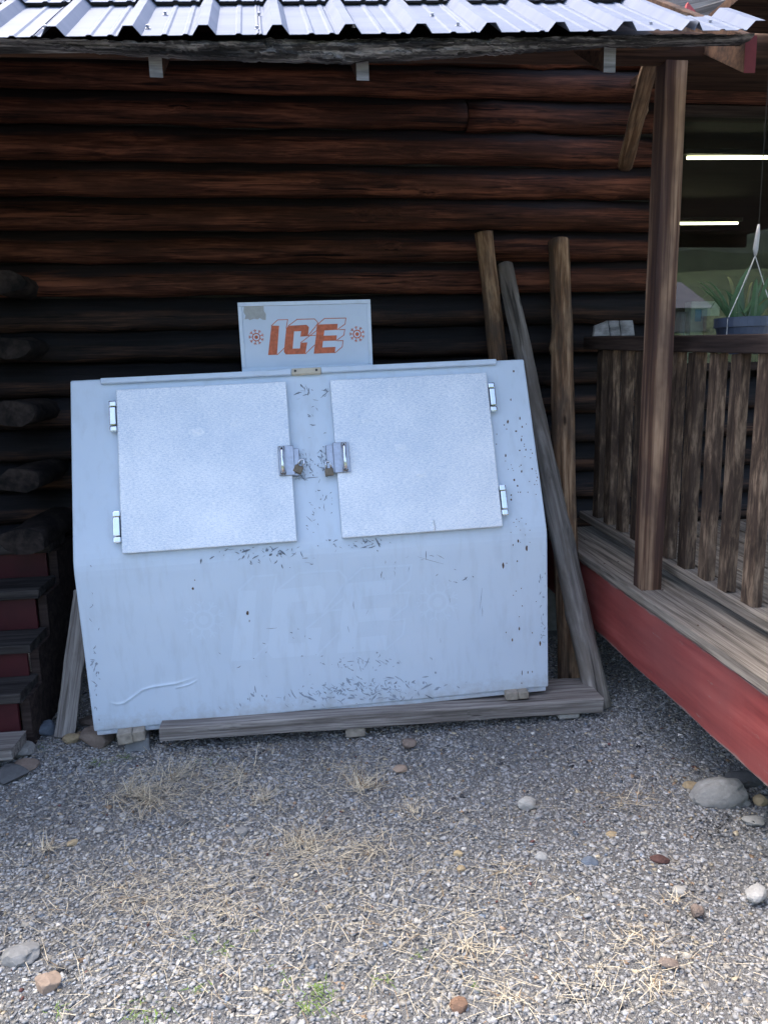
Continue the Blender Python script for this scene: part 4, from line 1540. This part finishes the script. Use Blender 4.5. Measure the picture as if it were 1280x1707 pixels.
for i, (px, py, wp, hp_, c, lab) in enumerate(RK):
    g = onZ(px, py)
    dist = (g - CAM).dot(_f)
    sx = wp * dist / FPX / 2
    elev = math.asin(min(1, (CAM.z - GZ) / (g - CAM).length))
    H = hp_ * dist / FPX / 2
    sy = min(sx * .85, H / max(.3, sin(elev)) * .8)
    sz2 = max(.48 * sx, (H - sy * sin(elev) * .5) / cos(elev) * .9)
    sz2 = min(sz2, sx * .8)
    if wp > 90:
        sy, sz2 = sx * .72, sx * .66
    me = rock_mesh(sx * 1.02, sy, sz2, 900 + i, 4 if wp > 40 else 3, .30, .85 if wp < 90 else .6)
    o = put('stone', me, STONE[c], None, Matrix.Translation((g.x, g.y + sy * .8, GZ + sz2 * (.62 if wp < 90 else .45))) @ Matrix.Rotation(random.uniform(-.5, .5), 4, 'Z'))
    tag(o, lab, 'stone', 'larger stones on the gravel')


# ================================================================ GRAVEL (nobody could count it)
def gravel():
    iv = np.array([(-1, -1, -1), (1, -1, -1), (1, 1, -1), (-1, 1, -1), (-1, -1, 1), (1, -1, 1), (1, 1, 1), (-1, 1, 1)], float) / sqrt(3) * 1.12
    fc = np.array([(0, 2, 1), (0, 3, 2), (4, 5, 6), (4, 6, 7), (0, 1, 5), (0, 5, 4), (1, 2, 6), (1, 6, 5), (2, 3, 7), (2, 7, 6), (3, 0, 4), (3, 4, 7)])
    nv = 8
    cell = .0086
    gx_, gy_ = np.meshgrid(np.arange(-2.3, 3.1, cell), np.arange(1.25, 4.25, cell))
    x = gx_.ravel() + RNG.uniform(-.6, .6, gx_.size) * cell
    y = gy_.ravel() + RNG.uniform(-.6, .6, gx_.size) * cell
    keep = (x > -.52 * y - .12) & (x < .78 * y + .10)
    keep &= ~((y > 3.6) & (x > -.8) & (x < 1.1))
    keep &= RNG.random(x.size) < .92
    x, y = x[keep], y[keep]
    N = x.size
    s = .0051 * np.exp(RNG.normal(0, .36, N))
    big = RNG.random(N) < .014
    s[big] *= RNG.uniform(1.4, 2.1, big.sum())
    s = np.minimum(s, .0125)
    z = np.array([gh(a, b) for a, b in zip(x, y)])
    z = z + RNG.uniform(-.004, .004, N)
    A = RNG.normal(0, 1, (N, 3))
    sc3 = np.stack([s * RNG.uniform(.8, 1.45, N), s * RNG.uniform(.7, 1.1, N), s * RNG.uniform(.34, .62, N)], 1)
    # random rotation (mostly about z, some tilt)
    az = RNG.uniform(0, 2 * pi, N)
    tx = RNG.normal(0, .22, N)
    ty = RNG.normal(0, .22, N)
    v = iv[None, :, :] * (1 + RNG.uniform(-.30, .30, (N, nv, 1))) + RNG.normal(0, .16, (N, nv, 3))
    v = v * sc3[:, None, :]
    cx_, sx_ = np.cos(tx)[:, None], np.sin(tx)[:, None]
    vy, vz = v[..., 1] * cx_ - v[..., 2] * sx_, v[..., 1] * sx_ + v[..., 2] * cx_
    cy_, sy_ = np.cos(ty)[:, None], np.sin(ty)[:, None]
    vx, vz = v[..., 0] * cy_ + vz * sy_, -v[..., 0] * sy_ + vz * cy_
    ca, sa = np.cos(az)[:, None], np.sin(az)[:, None]
    X = vx * ca - vy * sa + x[:, None]
    Y = vx * sa + vy * ca + y[:, None]
    Z = vz + z[:, None]
    co = np.stack([X, Y, Z], -1).reshape(-1, 3)
    tri = (fc[None] + (np.arange(N) * nv)[:, None, None]).reshape(-1, 3)
    # colours
    b = .30 * np.exp(RNG.normal(0, .19, N))
    colr = np.stack([b * 1.0, b * 1.0, b * .99], 1)
    warm = RNG.random(N)
    colr[warm < .25] *= np.array([1.10, 1.03, .90])
    # broad patches of dustier and darker gravel
    pn = np.array([noise.noise(Vector((a * 1.6, c * 2.4, 11))) for a, c in zip(x, y)])
    colr *= (1 + .28 * pn)[:, None]
    tint = RNG.random(N)
    def setc(lo_, hi_, c, j=.25):
        k = (tint >= lo_) & (tint < hi_)
        colr[k] = np.array(c)[None] * np.exp(RNG.normal(0, j, (k.sum(), 1)))
    setc(0, .020, (.50, .48, .44))
    setc(.018, .034, (.40, .34, .24))
    setc(.034, .040, (.30, .21, .14))
    setc(.040, .055, (.17, .20, .24))
    setc(.055, .080, (.09, .09, .095))
    setc(.080, .0815, (.18, .09, .08))
    return co, tri, colr, N


def np_mesh(name, co, tri, colv, mat):
    me = bpy.data.meshes.new(name)
    me.vertices.add(len(co))
    me.vertices.foreach_set('co', co.astype(np.float32).ravel())
    nf, k = tri.shape
    me.loops.add(nf * k)
    me.loops.foreach_set('vertex_index', tri.astype(np.int32).ravel())
    me.polygons.add(nf)
    me.polygons.foreach_set('loop_start', (np.arange(nf) * k).astype(np.int32))
    me.polygons.foreach_set('loop_total', np.full(nf, k, np.int32))
    at = me.attributes.new('col', 'FLOAT_COLOR', 'POINT')
    at.data.foreach_set('color', np.concatenate([colv, np.ones((len(colv), 1))], 1).astype(np.float32).ravel())
    me.update(calc_edges=True)
    me.materials.append(mat)
    return me


co, tri, cc, N = gravel()
o = put('gravel', np_mesh('gravel', co, tri, np.repeat(cc, 8, 0), M['gravel']), None)
tag(o, 'loose blue-grey gravel covering the ground before the chest', 'gravel', kind='stuff')


# ================================================================ DRY GRASS
class Straw:
    def __init__(s):
        s.V, s.F, s.C = [], [], []

    def blade(s, p, d, L, w_, droop, c, n=4, side=None):
        p = Vector(p)
        d = Vector(d).normalized()
        sd = d.cross(Vector((0, 0, 1)))
        if sd.length < .05:
            sd = Vector((1, 0, 0))
        sd.normalize()
        if side is not None:
            sd = (sd + Vector(side) * .6).normalized()
        curl = Vector((random.gauss(0, .12), random.gauss(0, .12), 0)) * L
        o = len(s.V)
        for i in range(n + 1):
            t = i / n
            q = p + d * (L * t) + curl * t * t - Vector((0, 0, droop * L * t * t))
            gz_ = GZ + .012 + .006 * (1 - t)
            if q.z < gz_:
                q.z = gz_
            ww = w_ * (1 - .75 * t)
            s.V += [q - sd * ww, q + sd * ww]
            s.C += [c, c]
        for i in range(n):
            s.F.append((o + 2 * i, o + 2 * i + 1, o + 2 * i + 3, o + 2 * i + 2))

    def build(s, name, mat):
        return np_mesh(name, np.array([tuple(v) for v in s.V]), np.array(s.F), np.array(s.C), mat)


def straw_col():
    b = random.uniform(.7, 1.25)
    k = random.random()
    if k < .75:
        return (.55 * b, .475 * b, .345 * b)
    if k < .9:
        return (.44 * b, .385 * b, .29 * b)
    return (.27 * b, .19 * b, .11 * b)


def green_col():
    b = random.uniform(.7, 1.3)
    return (.12 * b, .19 * b, .035 * b)


def tuft(S_, px, py, rpx, n, Lpx, up_=.9, colf=straw_col):
    g = onZ(px, py)
    k = (g - CAM).dot(_f) / FPX
    tw = (random.gauss(0, .35), random.gauss(0, .35))
    for _ in range(n):
        a = random.uniform(0, 2 * pi)
        rr = min(abs(random.gauss(0, 1.0)), 1.7) * rpx * k
        p = Vector((g.x + cos(a) * rr * 1.3, g.y + sin(a) * rr, GZ + .004))
        e = random.uniform(0, 2 * pi)
        d = Vector((cos(e) * .8 + cos(a) * .25 + tw[0], sin(e) * .8 + sin(a) * .25 + tw[1], abs(random.gauss(up_, .55))))
        S_.blade(p, d, Lpx * k * random.uniform(.5, 1.25), random.uniform(.0009, .0019), random.uniform(.05, .6), colf(), 4)


def litter(S_, px, py, sx, sy, n, Lpx, colf=straw_col):
    for _ in range(int(n * .85)):
        g = onZ(random.gauss(px, sx), random.gauss(py, sy))
        k = (g - CAM).dot(_f) / FPX
        a = random.uniform(0, 2 * pi)
        d = Vector((cos(a), sin(a) * .8, random.uniform(.0, .22)))
        S_.blade((g.x, g.y, GZ + random.uniform(.010, .02)), d, Lpx * k * random.uniform(.4, 1.4), random.uniform(.0006, .0013), .25, colf(), 4)


TF = [(215, 1330, 18, 60, 55, 'straw tuft by the chest, leftmost of the near-chest tufts'), (255, 1338, 20, 60, 60, 'dense straw tuft in front of the left chest corner'), (290, 1300, 22, 60, 55, 'straw tuft close to the left end of the long plank'),
      (400, 1298, 18, 40, 45, 'straw tuft below the middle of the long plank'), (432, 1338, 13, 34, 40, 'small pale straw tuft below the plank, left of centre'), (600, 1320, 14, 46, 62, 'tall straw tuft beside the block under the plank'),
      (82, 1420, 10, 30, 36, 'small straw tuft on dark gravel at the far left'), (500, 1415, 26, 60, 48, 'broad straw tuft in the middle of the gravel'), (620, 1425, 18, 40, 44, 'reddish straw tuft right of the broad middle tuft'),
      (385, 1530, 16, 30, 40, 'sparse straw tuft in the lower middle of the gravel'), (780, 1590, 20, 50, 54, 'spiky straw tuft at the lower centre right'), (1052, 1562, 16, 36, 42, 'drooping straw tuft at lower right'),
      (1125, 1510, 14, 34, 40, 'straw tuft under the pale cream stone at right'), (845, 1460, 20, 36, 46, 'thin straw tuft around the tan pebbles'), (1085, 1640, 20, 44, 44, 'straw tuft beside the flat brown stone'), (1040, 1340, 20, 22, 48, 'flat sprawling straw tuft left of the boulder'),
      (840, 1670, 22, 44, 50, 'straw tuft at the bottom edge, right of centre'), (690, 1362, 14, 26, 40, 'thin straw tuft below the stones near the plank')]
for i, (px, py, r_, n, L, lab) in enumerate(TF):
    s = Straw()
    tuft(s, px, py, r_, int(n * (1.5 if py < 1450 else .8)), L * (1 if py < 1450 else .8), (.75 if py < 1450 else .4) if i != 15 else .2)
    tag(put('grass_tuft', s.build('grass_tuft', M['straw']), None), lab, 'grass tuft', 'dry grass tufts on the gravel')
s = Straw()
for (px, py, sx, sy, n, L) in [(270, 1318, 80, 24, 420, 34), (420, 1290, 90, 20, 160, 34), (590, 1290, 50, 22, 130, 40), (270, 1490, 110, 34, 560, 34), (520, 1420, 90, 24, 330, 36), (500, 1540, 200, 60, 220, 44), (60, 1500, 60, 60, 90, 44), (680, 1540, 60, 60, 130, 44), (800, 1590, 120, 60, 160, 46), (1080, 1620, 110, 45, 150, 44),
                               (880, 1470, 60, 40, 70, 44), (1060, 1335, 60, 14, 30, 50), (650, 1650, 250, 40, 150, 50), (200, 1620, 120, 50, 90, 46), (640, 1420, 420, 130, 240, 36), (380, 1520, 200, 60, 260, 32), (560, 1330, 160, 30, 160, 32), (150, 1250, 60, 14, 40, 34)]:
    litter(s, px, py, sx, sy, n, L)
tag(put('straw_litter', s.build('straw_litter', M['straw']), None), 'dry straw stalks scattered over the gravel', 'straw', kind='stuff')
s = Straw()
for (px, py, r_, n, L) in [(515, 1680, 22, 46, 22), (540, 1655, 14, 26, 20), (240, 1695, 24, 34, 18), (335, 1655, 10, 14, 16), (375, 1590, 10, 16, 16), (325, 1568, 8, 12, 14), (95, 1690, 8, 10, 16), (160, 1278, 12, 22, 16), (205, 1270, 10, 18, 16), (65, 1250, 14, 18, 14), (350, 1270, 14, 16, 14), (700, 1600, 8, 10, 14), (640, 1640, 10, 12, 16), (420, 1560, 6, 10, 12), (790, 1650, 8, 10, 14), (480, 1640, 30, 16, 14)]:
    tuft(s, px, py, r_, n, L, .6, green_col)
tag(put('green_weeds', s.build('green_weeds', M['straw']), None), 'tiny green weeds sprouting between the gravel stones', 'weeds', kind='stuff')

# charred bits by the boulder
V, F = [], []
rs = random.Random(5)
for k in range(70):
    g = onZ(rs.gauss(1200, 22), rs.gauss(1388, 14))
    r_ = rs.uniform(.002, .0055)
    o = len(V)
    d = [Vector((rs.gauss(0, 1), rs.gauss(0, 1), rs.gauss(0, .7))) * r_ for _ in range(4)]
    V += [Vector((g.x, g.y, GZ + .018)) + q for q in d]
    F += [(o, o + 1, o + 2), (o, o + 1, o + 3), (o + 1, o + 2, o + 3), (o, o + 2, o + 3)]
tag(put('charred_bits', (V, F), M['black']), 'scatter of black charred bits on the gravel below the boulder', 'debris', kind='stuff')
